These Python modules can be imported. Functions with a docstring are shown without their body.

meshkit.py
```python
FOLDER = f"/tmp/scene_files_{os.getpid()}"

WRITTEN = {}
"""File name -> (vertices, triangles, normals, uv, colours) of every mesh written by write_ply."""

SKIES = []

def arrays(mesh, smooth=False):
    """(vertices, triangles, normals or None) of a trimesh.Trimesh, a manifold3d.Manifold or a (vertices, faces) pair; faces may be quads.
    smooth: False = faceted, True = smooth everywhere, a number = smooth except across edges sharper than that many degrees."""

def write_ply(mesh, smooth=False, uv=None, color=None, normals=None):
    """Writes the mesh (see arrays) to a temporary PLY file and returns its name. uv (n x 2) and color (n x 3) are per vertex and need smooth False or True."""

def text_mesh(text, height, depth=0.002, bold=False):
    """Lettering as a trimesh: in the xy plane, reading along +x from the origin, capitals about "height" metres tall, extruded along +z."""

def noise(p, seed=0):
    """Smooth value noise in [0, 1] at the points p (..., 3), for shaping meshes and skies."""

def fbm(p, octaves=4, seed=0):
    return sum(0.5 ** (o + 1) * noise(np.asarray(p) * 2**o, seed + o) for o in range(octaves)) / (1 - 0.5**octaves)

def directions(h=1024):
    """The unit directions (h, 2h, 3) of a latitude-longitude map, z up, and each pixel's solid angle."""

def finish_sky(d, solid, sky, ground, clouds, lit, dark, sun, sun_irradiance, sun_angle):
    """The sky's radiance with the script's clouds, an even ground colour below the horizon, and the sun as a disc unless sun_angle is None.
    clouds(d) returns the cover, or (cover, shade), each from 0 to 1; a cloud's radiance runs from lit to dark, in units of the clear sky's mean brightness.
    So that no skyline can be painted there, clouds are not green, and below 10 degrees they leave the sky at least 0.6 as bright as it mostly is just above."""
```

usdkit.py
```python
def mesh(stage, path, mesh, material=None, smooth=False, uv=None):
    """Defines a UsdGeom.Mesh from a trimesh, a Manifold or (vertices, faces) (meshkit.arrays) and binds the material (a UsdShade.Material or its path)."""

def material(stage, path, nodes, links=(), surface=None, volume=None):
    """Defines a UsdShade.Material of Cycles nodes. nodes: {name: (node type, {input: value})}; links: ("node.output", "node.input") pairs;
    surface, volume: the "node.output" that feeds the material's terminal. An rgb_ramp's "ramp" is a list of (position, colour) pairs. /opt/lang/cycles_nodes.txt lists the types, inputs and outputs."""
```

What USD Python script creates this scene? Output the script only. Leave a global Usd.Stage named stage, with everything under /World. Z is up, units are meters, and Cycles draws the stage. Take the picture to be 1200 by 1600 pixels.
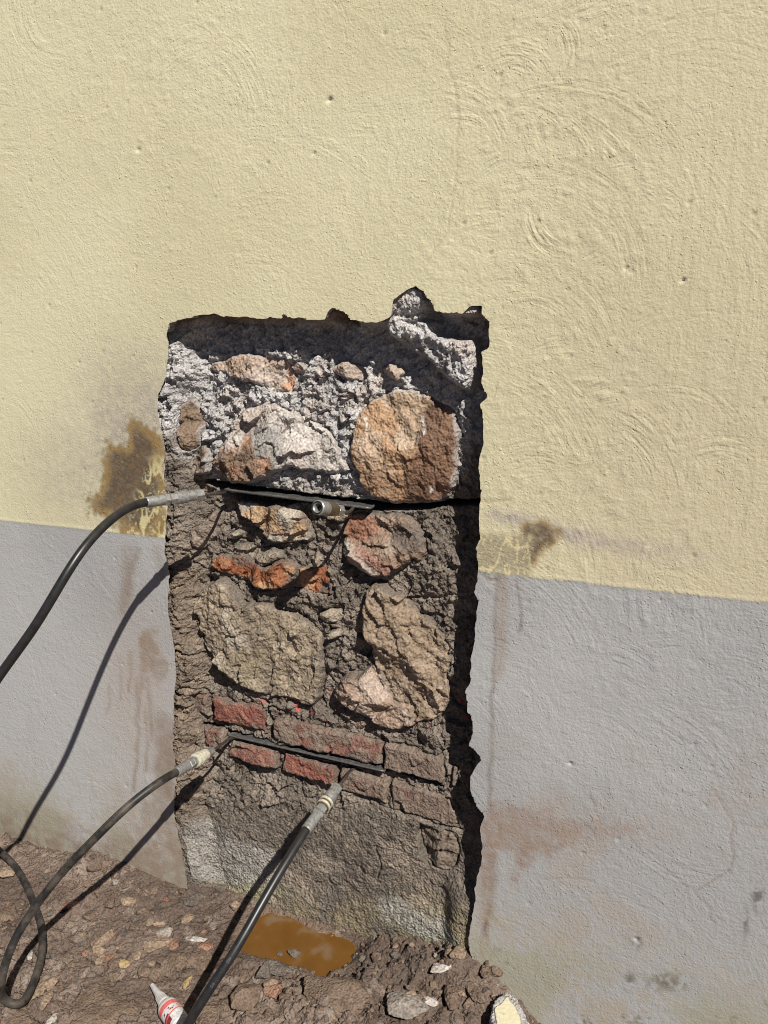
import math, random
import numpy as np, trimesh, usdkit, meshkit
from scipy.ndimage import map_coordinates, distance_transform_edt, gaussian_filter
from scipy.interpolate import CubicSpline
from pxr import Usd, UsdGeom, UsdLux, UsdShade, Gf, Sdf, Vt

stage = Usd.Stage.CreateInMemory()
UsdGeom.SetStageUpAxis(stage, UsdGeom.Tokens.z)
UsdGeom.SetStageMetersPerUnit(stage, 1.0)
UsdGeom.Xform.Define(stage, '/World')
UsdGeom.Scope.Define(stage, '/World/Looks')

# ------------------------------------------------------------------ camera
F = 1202.0                                     # focal length in pixels of the 1200 x 1600 photograph
CAM = np.array([0.6578, -1.2530, 1.1577])
YAW, PITCH, ROLL = math.radians(23.301), math.radians(10.210), math.radians(0.219)
FW = np.array([-math.sin(YAW) * math.cos(PITCH), math.cos(YAW) * math.cos(PITCH), -math.sin(PITCH)])
_r = np.array([math.cos(YAW), math.sin(YAW), 0.0]); _u = np.cross(_r, FW)
RT = math.cos(ROLL) * _r + math.sin(ROLL) * _u
UP = -math.sin(ROLL) * _r + math.cos(ROLL) * _u
cam = UsdGeom.Camera.Define(stage, '/World/camera')
cam.AddTransformOp().Set(Gf.Matrix4d(*RT, 0, *UP, 0, *(-FW), 0, *CAM, 1))
cam.CreateHorizontalApertureAttr(25.96); cam.CreateVerticalApertureAttr(25.96 * 4 / 3)
cam.CreateFocalLengthAttr(25.96 * F / 1200.0); cam.CreateClippingRangeAttr(Gf.Vec2f(0.02, 500))
cam.CreateExposureAttr(0.36)

# ------------------------------------------------------------------ sky and sun
SUN = np.array([1.05, -1.0, 1.35]); SUN /= np.linalg.norm(SUN)
sky_mat = usdkit.material(stage, '/World/Looks/sky', {
    's': ('sky_texture', {'sky_type': 'single_scattering', 'sun_disc': False, 'sun_elevation': math.asin(SUN[2]), 'sun_rotation': math.atan2(SUN[0], SUN[1]), 'altitude': 3000.0, 'air_density': 0.35, 'aerosol_density': 0.05}),
    'b': ('background_shader', {'strength': 0.05})}, [('s.color', 'b.color')], surface='b.background')
dome = UsdLux.DomeLight.Define(stage, '/World/sky')
UsdShade.MaterialBindingAPI.Apply(dome.GetPrim()).Bind(sky_mat)
sun = UsdLux.DistantLight.Define(stage, '/World/sun')
sun.CreateNormalizeAttr(True); sun.CreateIntensityAttr(1.25); sun.CreateAngleAttr(0.5); sun.CreateColorAttr(Gf.Vec3f(1.0, 0.955, 0.885))
zx = SUN; xx = np.cross([0, 0, 1.0], zx); xx /= np.linalg.norm(xx); yx = np.cross(zx, xx)
sun.AddTransformOp().Set(Gf.Matrix4d(*xx, 0, *yx, 0, *zx, 0, 2, -3, 4, 1))

# ------------------------------------------------------------------ helpers
def W(px, py, Y=0.0):
    """A point of the photograph as a point of the plane y = Y."""
    d = RT * (px - 600) / F - UP * (py - 800) / F + FW
    return CAM + d * (Y - CAM[1]) / d[1]
def G(px, py, Z=0.0):
    d = RT * (px - 600) / F - UP * (py - 800) / F + FW
    return CAM + d * (Z - CAM[2]) / d[2]
def pix(x, y, z):
    v = np.stack([np.asarray(x) - CAM[0], np.asarray(y) - CAM[1] + 0 * np.asarray(x), np.asarray(z) - CAM[2]], -1)
    d = np.maximum(v @ FW, 1e-3)
    return 600 + F * (v @ RT) / d, 800 - F * (v @ UP) / d
def WP(pts, Y=0.0):
    return np.array([W(a, b, Y)[[0, 2]] for a, b in pts])
def GP(pts, Z=0.0):
    return np.array([G(a, b, Z)[:2] for a, b in pts])

_lat = {}
def n2(u, v, s, seed=0):
    """Smooth 2-D noise, about 0..1, feature size s."""
    if seed not in _lat:
        _lat[seed] = np.random.default_rng(seed).random((256, 256))
    a = map_coordinates(_lat[seed], [np.asarray(u) / s % 256, np.asarray(v) / s % 256], order=3, prefilter=False, mode='grid-wrap')
    return np.clip((a - 0.5) * 1.9 + 0.5, 0, 1)
def fb(u, v, s, o=4, seed=0, g=0.5):
    t, w = 0, 0
    for k in range(o):
        t = t + g ** k * n2(u + 3.1 * k, v - 1.7 * k, s / 2 ** k, seed * 31 + k + 1); w += g ** k
    return t / w
def worley(u, v, s, seed=0):
    """F1, F2 in cells, and a random number per cell."""
    rg = np.random.default_rng(seed + 999); J = rg.random((64, 64, 3))
    u, v = np.asarray(u) / s, np.asarray(v) / s
    iu, iv = np.floor(u).astype(int), np.floor(v).astype(int)
    f1 = np.full(u.shape, 9.0); f2 = f1.copy(); idr = np.zeros(u.shape)
    for a in (-1, 0, 1):
        for b in (-1, 0, 1):
            j = J[(iu + a) % 64, (iv + b) % 64]
            d = np.hypot(iu + a + j[..., 0] - u, iv + b + j[..., 1] - v)
            new = d < f1
            f2 = np.where(new, f1, np.minimum(f2, d)); idr = np.where(new, j[..., 2], idr); f1 = np.where(new, d, f1)
    return f1, f2, idr
def facets(u, v, s, slope, seed, step=0.0):
    """Broken planes: every cell its own tilted face."""
    rg = np.random.default_rng(seed + 555); J = rg.random((64, 64, 2)); T = rg.normal(0, slope, (64, 64, 2)); B = rg.uniform(-step, step, (64, 64))
    a_, b_ = np.asarray(u) / s, np.asarray(v) / s; iu, iv = np.floor(a_).astype(int), np.floor(b_).astype(int)
    best = np.full(a_.shape, 9.0); out = np.zeros(a_.shape)
    for a in (-1, 0, 1):
        for b in (-1, 0, 1):
            i, j = (iu + a) % 64, (iv + b) % 64; du, dv = a_ - (iu + a + J[i, j, 0]), b_ - (iv + b + J[i, j, 1]); d = du * du + dv * dv
            m = d < best; out = np.where(m, (du * T[i, j, 0] + dv * T[i, j, 1]) * s + B[i, j], out); best = np.where(m, d, best)
    return out
def ss(a, b, x):
    t = np.clip((x - a) / (b - a), 0, 1); return t * t * (3 - 2 * t)
def gauss(d, s): return np.exp(-(d / s) ** 2)
def lerp(a, b, t): return np.asarray(a, float) * (1 - t[..., None]) + np.asarray(b, float) * t[..., None]
def sdf(P, poly):
    """Signed distance to a closed polygon, positive inside; P (..., 2)."""
    x, y = P[..., 0], P[..., 1]; best = np.full(x.shape, 1e9); ins = np.zeros(x.shape, bool)
    for (ax, ay), (bx, by) in zip(poly, np.roll(poly, -1, 0)):
        ex, ey = bx - ax, by - ay; L = ex * ex + ey * ey + 1e-18
        t = np.clip(((x - ax) * ex + (y - ay) * ey) / L, 0, 1)
        best = np.minimum(best, (x - ax - t * ex) ** 2 + (y - ay - t * ey) ** 2)
        if ay != by:
            ins ^= ((ay > y) != (by > y)) & (x < (bx - ax) * (y - ay) / (by - ay) + ax)
    return np.where(ins, 1, -1) * np.sqrt(best)
def pline(x, y, pts):
    """Distance to an open polyline, and how far along it (0..1)."""
    best = np.full(np.shape(x), 1e9); along = np.zeros(np.shape(x)); n = len(pts) - 1
    for k in range(n):
        (ax, ay), (bx, by) = pts[k], pts[k + 1]; ex, ey = bx - ax, by - ay
        t = np.clip(((x - ax) * ex + (y - ay) * ey) / (ex * ex + ey * ey), 0, 1)
        d = np.hypot(x - ax - t * ex, y - ay - t * ey); m = d < best
        best = np.where(m, d, best); along = np.where(m, (k + t) / n, along)
    return best, along
def chaikin(p, n=1):
    p = np.asarray(p, float)
    for _ in range(n):
        q = np.roll(p, -1, 0); p = np.stack([0.75 * p + 0.25 * q, 0.25 * p + 0.75 * q], 1).reshape(-1, 2)
    return p

names = {}
def numbered(parent, name):
    k = names.get((parent, name), 0); names[(parent, name)] = k + 1
    return f'{parent}/{name}' + (f'_{k:03d}' if k else '')
def tag(prim, label=None, cat=None, group=None, kind=None):
    for k, v in (('label', label), ('category', cat), ('group', group), ('kind', kind)):
        if v: prim.SetCustomDataByKey(k, v)
    return prim
def thing(name, label, cat, group=None, loc=(0, 0, 0)):
    x = UsdGeom.Xform.Define(stage, numbered('/World', name)); x.AddTranslateOp().Set(Gf.Vec3d(*map(float, loc)))
    return tag(x.GetPrim(), label, cat, group)
def obj(name, mesh, mat, parent=None, smooth=True, tint=None, loc=None):
    base = str(parent.GetPath()) if parent is not None else '/World'
    if loc is not None:
        v, f = (mesh.vertices, mesh.faces) if hasattr(mesh, 'vertices') else mesh
        mesh = (np.asarray(v) - np.asarray(loc), f)
    m = usdkit.mesh(stage, numbered(base, name), mesh, mat, smooth=smooth)
    m.CreateDoubleSidedAttr(True)
    if tint is not None:
        UsdGeom.PrimvarsAPI(m).CreatePrimvar('tint', Sdf.ValueTypeNames.Color3fArray, 'vertex').Set(Vt.Vec3fArray.FromNumpy(np.clip(tint, 0.004, 0.9).astype(np.float32)))
    return m.GetPrim()
def grid_faces(ni, nj):
    i, j = np.meshgrid(np.arange(ni - 1), np.arange(nj - 1), indexing='ij'); a = (i * nj + j).ravel()
    return np.stack([a, a + nj, a + nj + 1, a + 1], 1)
def tri(q): return np.vstack([q[:, [0, 1, 2]], q[:, [0, 2, 3]]])
def compact(v, f, *attrs):
    used = np.zeros(len(v), bool); used[f.ravel()] = True; idx = np.cumsum(used) - 1
    return (v[used], idx[f]) + tuple(a[used] for a in attrs)
def axis(lo, a, b, hi, h, grow=1.35):
    mid = list(np.arange(a, b + h / 2, h)); s, x, left = h, a, []
    while x > lo: s *= grow; x = max(lo, x - s); left.append(x)
    s, x, right = h, mid[-1], []
    while x < hi: s *= grow; x = min(hi, x + s); right.append(x)
    return np.array(left[::-1] + mid + right)

# ------------------------------------------------------------------ materials
def rough_material(name, scale, strength, dist, rough=0.9, spec=0.25, var=0.18, scale2=None, tint=None, vor=0.0):
    """Matt ground, plaster or stone: colour from the mesh (or a plain tint), fine tonal grain and fine relief."""
    nodes = {
        'g': ('geometry', {}), 'mp': ('mapping', {'rotation': (0.5, 0.7, 0.9)}),
        'n1': ('noise_texture', {'scale': scale * .55, 'detail': 2, 'roughness': 0.65}),
        'n2': ('noise_texture', {'scale': (scale2 or scale * 3.1) * .6, 'detail': 0.5, 'roughness': 0.5}),
        'mr': ('map_range', {'from_min': 0.25, 'from_max': 0.75, 'to_min': 1 - var, 'to_max': 1 + var}),
        'mx': ('mix', {'mix_type': 'multiply', 'fac': 1.0}),
        'cc': ('combine_color', {}),
        'ad': ('math', {'math_type': 'multiply_add', 'value2': 0.45}),
        'bp': ('bump', {'strength': strength, 'distance': dist}),
        'p': ('principled_bsdf', {'roughness': rough, 'specular_ior_level': spec})}
    links = [('g.position', 'mp.vector'), ('mp.vector', 'n1.vector'), ('mp.vector', 'n2.vector'), ('n2.fac', 'mr.value'), ('mr.result', 'cc.r'), ('mr.result', 'cc.g'), ('mr.result', 'cc.b'),
             ('cc.color', 'mx.color2'), ('mx.color', 'p.base_color'), ('n2.fac', 'ad.value1'), ('n1.fac', 'ad.value3'), ('ad.value', 'bp.height'), ('bp.normal', 'p.normal')]
    if tint is None:
        nodes['t'] = ('attribute', {'attribute': 'tint'}); links.append(('t.color', 'mx.color1'))
    else:
        nodes['mx'][1]['color1'] = tint
    return usdkit.material(stage, f'/World/Looks/{name}', nodes, links, surface='p.BSDF')
def plain(name, color, rough=0.5, metallic=0.0, spec=0.5, grime=None, gscale=120, bump=0.0, coat=0.0):
    nodes = {'p': ('principled_bsdf', {'roughness': rough, 'metallic': metallic, 'specular_ior_level': spec, 'coat_weight': coat}),
             'g': ('geometry', {}), 'n': ('noise_texture', {'scale': gscale, 'detail': 5, 'roughness': 0.65}),
             'r': ('rgb_ramp', {'ramp': [(0.42, color), (0.62, grime or color)]}), 'b': ('bump', {'strength': bump, 'distance': 0.001})}
    links = [('g.position', 'n.vector'), ('n.fac', 'r.fac'), ('r.color', 'p.base_color'), ('n.fac', 'b.height'), ('b.normal', 'p.normal')]
    return usdkit.material(stage, f'/World/Looks/{name}', nodes, links, surface='p.BSDF')
M_plaster = rough_material('painted_plaster', 190, 0.55, 0.0016, 0.75, 0.3, 0.05, 700)
M_trowel = usdkit.material(stage, '/World/Looks/trowelled_plaster', {
    'g': ('geometry', {}), 't': ('attribute', {'attribute': 'tint'}), 'fl': ('attribute', {'attribute': 'flow'}), 'fa': ('attribute', {'attribute': 'famp'}),
    'n1': ('noise_texture', {'scale': 150, 'detail': 1.5, 'roughness': 0.55}), 'n2': ('noise_texture', {'scale': 230, 'detail': 1.5, 'roughness': 0.6}), 'n3': ('noise_texture', {'scale': 75, 'detail': 3, 'roughness': 0.6}),
    'mu': ('math', {'math_type': 'multiply'}), 'sb': ('math', {'math_type': 'subtract', 'value2': 0.5}), 'ad': ('math', {'math_type': 'multiply_add', 'value2': 0.36}), 'ad2': ('math', {'math_type': 'multiply_add', 'value2': 0.35}), 'n4': ('noise_texture', {'scale': 210, 'detail': 1, 'roughness': 0.5}), 'pr': ('map_range', {'from_min': 0.67, 'from_max': 0.78, 'to_min': 0.0, 'to_max': -0.32, 'clamp': True}), 'n5': ('noise_texture', {'scale': 165, 'detail': 1, 'roughness': 0.5}), 'gr': ('map_range', {'from_min': 0.64, 'from_max': 0.78, 'to_min': 0.0, 'to_max': 0.28, 'clamp': True}), 'mp': ('mapping', {'rotation': (0.4, 0.8, 0.6), 'location': (3.0, 5.0, 1.0)}), 's1': ('math', {'math_type': 'add'}), 'n6': ('noise_texture', {'scale': 7, 'detail': 3, 'roughness': 0.6}), 'pa': ('map_range', {'from_min': 0.38, 'from_max': 0.64, 'to_min': 0.1, 'to_max': 1.1, 'clamp': True}), 's3': ('math', {'math_type': 'multiply'}), 's2': ('math', {'math_type': 'add'}),
    'mr': ('map_range', {'from_min': 0.25, 'from_max': 0.75, 'to_min': 0.94, 'to_max': 1.06}), 'cc': ('combine_color', {}), 'mx': ('mix', {'mix_type': 'multiply', 'fac': 1.0}),
    'bp': ('bump', {'strength': 0.9, 'distance': 0.0027}), 'p': ('principled_bsdf', {'roughness': 0.8, 'specular_ior_level': 0.25})},
    [('fl.vector', 'n1.vector'), ('g.position', 'n2.vector'), ('g.position', 'n3.vector'), ('n1.fac', 'sb.value1'), ('sb.value', 'mu.value1'), ('fa.fac', 'mu.value2'), ('n2.fac', 'ad.value1'), ('mu.value', 'ad.value3'), ('n3.fac', 'ad2.value1'), ('ad.value', 'ad2.value3'),
     ('g.position', 'mp.vector'), ('mp.vector', 'n4.vector'), ('g.position', 'n5.vector'), ('n4.fac', 'pr.value'), ('n5.fac', 'gr.value'), ('pr.result', 's1.value1'), ('gr.result', 's1.value2'), ('g.position', 'n6.vector'), ('n6.fac', 'pa.value'), ('s1.value', 's3.value1'), ('pa.result', 's3.value2'), ('s3.value', 's2.value1'), ('ad2.value', 's2.value2'), ('s2.value', 'bp.height'), ('bp.normal', 'p.normal'), ('n2.fac', 'mr.value'), ('mr.result', 'cc.r'), ('mr.result', 'cc.g'), ('mr.result', 'cc.b'), ('t.color', 'mx.color1'), ('cc.color', 'mx.color2'), ('mx.color', 'p.base_color')], surface='p.BSDF')
M_mortar = rough_material('crumbly_mortar', 170, 1.0, 0.008, 0.92, 0.2, 0.34, 420)
M_stone = rough_material('broken_stone', 110, 1.0, 0.0055, 0.85, 0.3, 0.32, 380)
M_brick = rough_material('red_brick', 160, 0.9, 0.005, 0.9, 0.2, 0.30, 450)
M_soil = rough_material('damp_soil', 150, 1.0, 0.006, 0.9, 0.25, 0.32, 450)
M_steel = plain('black_steel', (0.07, 0.068, 0.066), 0.34, 0.15, grime=(0.13, 0.126, 0.122), bump=0.15)
M_zinc = plain('zinc_plated', (0.33, 0.34, 0.33), 0.42, 0.45, grime=(0.22, 0.205, 0.18), gscale=160, bump=0.1)
M_tubing = plain('steel_tube', (0.11, 0.10, 0.09), 0.4, 0.7, grime=(0.2, 0.17, 0.14), gscale=140, bump=0.1)
M_rust = plain('rusty_steel', (0.17, 0.115, 0.085), 0.6, 0.4, grime=(0.24, 0.22, 0.20), gscale=220)
M_brass = plain('dull_brass', (0.26, 0.21, 0.12), 0.4, 0.8, grime=(0.17, 0.145, 0.11), gscale=200)
M_cream = plain('cream_enamel', (0.50, 0.485, 0.385), 0.45, 0.0, grime=(0.34, 0.30, 0.22), gscale=240)
M_bore = plain('dark_bore', (0.012, 0.012, 0.012), 0.5, 0.3)
M_rubber = plain('black_rubber', (0.013, 0.013, 0.014), 0.38, 0.0, 0.5, grime=(0.022, 0.021, 0.02), gscale=60, bump=0.08)
M_dusty = plain('dusty_rubber', (0.016, 0.0155, 0.015), 0.5, 0.0, 0.4, grime=(0.075, 0.063, 0.051), gscale=30, bump=0.1)
M_print = plain('pale_print', (0.09, 0.09, 0.09), 0.6)

# ------------------------------------------------------------------ ground (one sheet to the horizon)
PUD_PX = [(372, 1462), (392, 1440), (408, 1428), (428, 1424), (470, 1442), (515, 1462), (545, 1474), (551, 1485), (538, 1502), (520, 1513), (500, 1524), (488, 1512), (468, 1505), (440, 1496), (418, 1490), (392, 1484), (378, 1476)]
PUD = chaikin(GP(PUD_PX, 0.0), 2)
WATER_Z = -0.006
gx = axis(-60, -1.15, 0.62, 60, 0.0028); gy = axis(-60, -0.62, 0.11, 60, 0.0028)
GX, GY = np.meshgrid(gx, gy, indexing='ij')
def ground_base(x, y):
    h = 0.010 * (fb(x, y, 0.22, 3, 5) - 0.5) * 2
    h = h + 0.058 * gauss(np.hypot((x - 0.300) / 1.0, (y - 0.00) / 0.8), 0.085) - 0.045 * ss(0.33, 0.48, x)
    h = h + 0.030 * gauss(x + 0.58, 0.17) * gauss(y - 0.0, 0.12) + 0.020 * gauss(x - 0.08, 0.14) * gauss(y + 0.17, 0.10)
    h = h + 0.022 * gauss(x - 0.14, 0.08) * gauss(y - 0.03, 0.10)
    return h
def ground_height(x, y):
    h = ground_base(x, y)
    near = ss(-1.6, -1.0, x) * ss(1.0, 0.6, x) * ss(-1.1, -0.6, y)
    rough = 0.35 + 0.9 * ss(0.35, 0.7, fb(x, y, 0.19, 2, 8)) + 0.6 * gauss(x - 0.25, 0.18)
    for s, a, sd_, cut in ((0.055, 0.009, 1, 0.5), (0.027, 0.006, 2, 0.5), (0.012, 0.0036, 3, 0.35)):
        wx = x + s * 0.5 * (n2(x, y, s * 0.7, 41) - 0.5); wy = y + s * 0.5 * (n2(x, y, s * 0.7, 42) - 0.5)
        f1, f2, r = worley(wx, wy, s, sd_)
        h = h + near * rough * a * np.where(r > cut, (0.3 + r) * np.clip((f2 - f1) * 2.6, 0, 1) ** 0.55 * np.clip(1.2 - f1, 0, 1), 0)
    h = h + near * (0.020 * (fb(x, y, 0.05, 6, 11, .68) - 0.5) + .55 * facets(x + .012 * (fb(x, y, .03, 3, 35) - .5), y + .012 * (fb(x, y, .03, 3, 36) - .5), .040, .16, 74, .0030) + .5 * facets(x, y, .015, .26, 75, .0012) - 0.006 * np.abs(fb(x, y, 0.03, 4, 12, .6) - .5))
    inside = np.full(np.shape(x), -0.3)
    m = (np.abs(x - PUD[:, 0].mean()) < 0.3) & (np.abs(y - PUD[:, 1].mean()) < 0.3)
    inside[m] = sdf(np.stack([x[m], y[m]], -1), PUD)
    inside = inside + 0.020 * (fb(x, y, 0.03, 4, 77) - 0.5)
    t = ss(-0.022, 0.012, inside)
    h = h * (1 - ss(-0.05, -0.002, inside)) + ss(-0.05, -0.002, inside) * np.minimum(h * 0.35, 0.004)
    return h * (1 - t) + t * (-0.016)
GZ = ground_height(GX, GY)
# cracks in the dried mud
for pts in ([(330, 1362), (350, 1370), (372, 1380)], [(455, 1560), (462, 1575), (468, 1590)], [(592, 1535), (594, 1555), (590, 1600)], [(356, 1545), (362, 1575), (368, 1600)], [(22, 1350), (48, 1342)]):
    d, _ = pline(GX, GY, GP(pts, 0.01)); GZ -= 0.007 * gauss(d + 0.004 * (n2(GX, GY, 0.01, 60) - .5), 0.003)
gpx, gpy = pix(GX, GY, GZ)
f = fb(GX, GY, 0.09, 4, 21); f2_ = fb(GX, GY, 0.02, 3, 22)
gc = lerp((0.103, 0.075, 0.059), (0.155, 0.115, 0.091), ss(0.35, 0.7, f))
gc = lerp(gc, (0.085, 0.060, 0.046), ss(0.55, 0.8, fb(GX, GY, 0.06, 3, 23)) * 0.7)
gc = lerp(gc, (0.24, 0.19, 0.155), ss(0.62, 0.8, f2_) * 0.6)
for (cx, cy), rr in (((640, 1480), 70), ((420, 1440), 40), ((320, 1392), 38)):
    gc = lerp(gc, (0.080, 0.060, 0.048), 0.55 * gauss(np.hypot(gpx - cx, (gpy - cy) * 1.4), rr))
pm = np.full(GX.shape, -0.3); m = (np.abs(GX - PUD[:, 0].mean()) < 0.3) & (np.abs(GY - PUD[:, 1].mean()) < 0.3)
pm[m] = sdf(np.stack([GX[m], GY[m]], -1), PUD)
gc = lerp(gc, (0.17, 0.115, 0.075), 0.6 * ss(-0.03, -0.004, pm))
gc = lerp(gc, (0.14, 0.065, 0.020), ss(-0.004, 0.006, pm))
ground = obj('ground', (np.stack([GX, GY, GZ], -1).reshape(-1, 3), tri(grid_faces(*GX.shape))), M_soil, tint=gc.reshape(-1, 3))
tag(ground, kind='structure')
def gz_at(x, y): return float(ground_height(np.array([[x]]), np.array([[y]]))[0, 0])

# muddy water
M_water = usdkit.material(stage, '/World/Looks/muddy_water', {
    'g': ('geometry', {}), 'n': ('noise_texture', {'scale': 16, 'detail': 3}), 'nb': ('noise_texture', {'scale': 9, 'detail': 2}),
    'r': ('rgb_ramp', {'ramp': [(0.36, (0.120, 0.054, 0.011)), (0.55, (0.138, 0.064, 0.015)), (0.66, (0.165, 0.105, 0.058))]}),
    'b': ('bump', {'strength': 0.05, 'distance': 0.002}),
    'p': ('principled_bsdf', {'roughness': 0.12, 'specular_ior_level': 0.5, 'ior': 1.33})},
    [('g.position', 'n.vector'), ('g.position', 'nb.vector'), ('n.fac', 'r.fac'), ('r.color', 'p.base_color'), ('nb.fac', 'b.height'), ('b.normal', 'p.normal')], surface='p.BSDF')
wx0, wy0 = PUD.min(0) - 0.03; wx1, wy1 = PUD.max(0) + 0.03
wx_, wy_ = np.meshgrid(np.linspace(wx0, wx1, 60), np.linspace(wy0, wy1, 50), indexing='ij')
wq = grid_faces(60, 50); ok = sdf(np.stack([wx_, wy_], -1), PUD).ravel() > -0.02
wv, wf = compact(np.stack([wx_, wy_, 0 * wx_ + WATER_Z], -1).reshape(-1, 3), tri(wq)[ok[tri(wq)].all(1)])
tag(obj('puddle', (wv, wf), M_water), 'shallow orange brown puddle of muddy water at the foot of the hole', 'puddle', kind='structure')

# ------------------------------------------------------------------ the wall
wall = thing('plastered_wall', 'cream and grey plastered wall with a tall hole cut open down to its masonry', 'wall')
HOLE_PX = [(265, 503), (290, 500), (303, 493), (335, 491), (345, 493), (365, 496), (400, 497), (440, 497), (443, 488), (447, 497), (470, 499), (508, 499), (512, 488), (520, 480), (534, 485), (542, 493), (546, 501), (585, 503), (608, 497), (613, 490), (616, 468), (628, 458), (650, 447), (665, 460), (676, 474), (678, 487), (700, 489), (712, 488), (722, 489), (735, 480), (752, 480), (753, 492), (763, 503), (764, 545), (755, 551), (754, 600), (761, 620), (752, 632), (757, 665), (755, 695), (748, 718), (752, 770), (749, 785), (748, 828), (751, 843), (744, 858), (746, 900), (741, 925), (746, 940), (743, 985), (738, 1020), (735, 1062), (728, 1082), (731, 1112), (737, 1118), (737, 1145), (733, 1165), (745, 1176), (753, 1188), (742, 1203), (734, 1222), (738, 1245), (747, 1262), (757, 1277), (750, 1300), (754, 1322), (752, 1345), (746, 1372), (742, 1388), (743, 1410), (736, 1440), (732, 1470), (736, 1500), (742, 1535), (745, 1640), (600, 1640), (292, 1470), (296, 1400), (284, 1330), (272, 1270), (274, 1220), (270, 1150), (273, 1080), (276, 1040), (268, 985), (262, 955), (265, 900), (257, 850), (262, 800), (257, 745), (259, 700), (246, 645), (248, 615), (260, 590), (262, 560), (263, 520)]
HOLE = WP(HOLE_PX)
BORDER_Z = 0.8205
hx = axis(-4.0, -0.98, 0.86, 4.2, 0.0026, 1.5); hz = axis(-0.35, -0.06, 1.95, 3.1, 0.0026, 1.5)
PX, PZ = np.meshgrid(hx, hz, indexing='ij')
ppx, ppy = pix(PX, 0.0, PZ)
def around_hole(x, z, jag):
    sd = np.full(x.shape, -0.3); m = (x > -0.62) & (x < 0.55) & (z > -0.3) & (z < 1.5)
    sd[m] = sdf(np.stack([x[m], z[m]], -1), HOLE)
    return np.where(sd > -0.2, sd + jag * (fb(x, z, 0.012, 3, 31) - 0.5), sd)
PS = around_hole(PX, PZ, 0.007)
# relief of the plaster, outward positive
rg = np.random.default_rng(4)
H = 0.0035 * (fb(PX, PZ, 0.45, 3, 51) - 0.5) + 0.0012 * (fb(PX, PZ, 0.08, 3, 52) - 0.5)
rough_zone = 0.35 + 0.9 * gauss(np.hypot((ppx - 880) / 190, (ppy - 330) / 520), 1.0) + 0.35 * gauss(np.hypot((ppx - 260) / 260, (ppy - 110) / 150), 1.0) + 0.35 * gauss(np.hypot((ppx - 1080) / 160, (ppy - 1000) / 220), 1.0) + 0.25 * gauss(np.hypot((ppx - 1000) / 200, (ppy - 720) / 120), 1.0)
rough_zone = np.clip(rough_zone, 0, 1.15) * (1 - 0.6 * ss(1000, 1080, ppx) * ss(620, 520, ppy))
stroke = np.zeros_like(H)
FID = np.zeros(PX.shape, int)
fa_ = 0.6 + 1.2 * fb(PX, PZ, 0.5, 2, 56)
FLOW = np.stack([PX * np.cos(fa_) - PZ * np.sin(fa_), 0.35 * (PX * np.sin(fa_) + PZ * np.cos(fa_)), 0 * PX], -1); FAMP = np.full(PX.shape, 0.30)
want = ss(990, 1070, ppx) * ss(900, 860, ppy)
FLOW = lerp(FLOW.reshape(-1, 3), np.stack([PX, .18 * PZ, 0 * PX], -1).reshape(-1, 3), (want > .5).ravel() * 1.0).reshape(FLOW.shape)
ix = lambda v, ax: np.searchsorted(ax, v)
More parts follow.
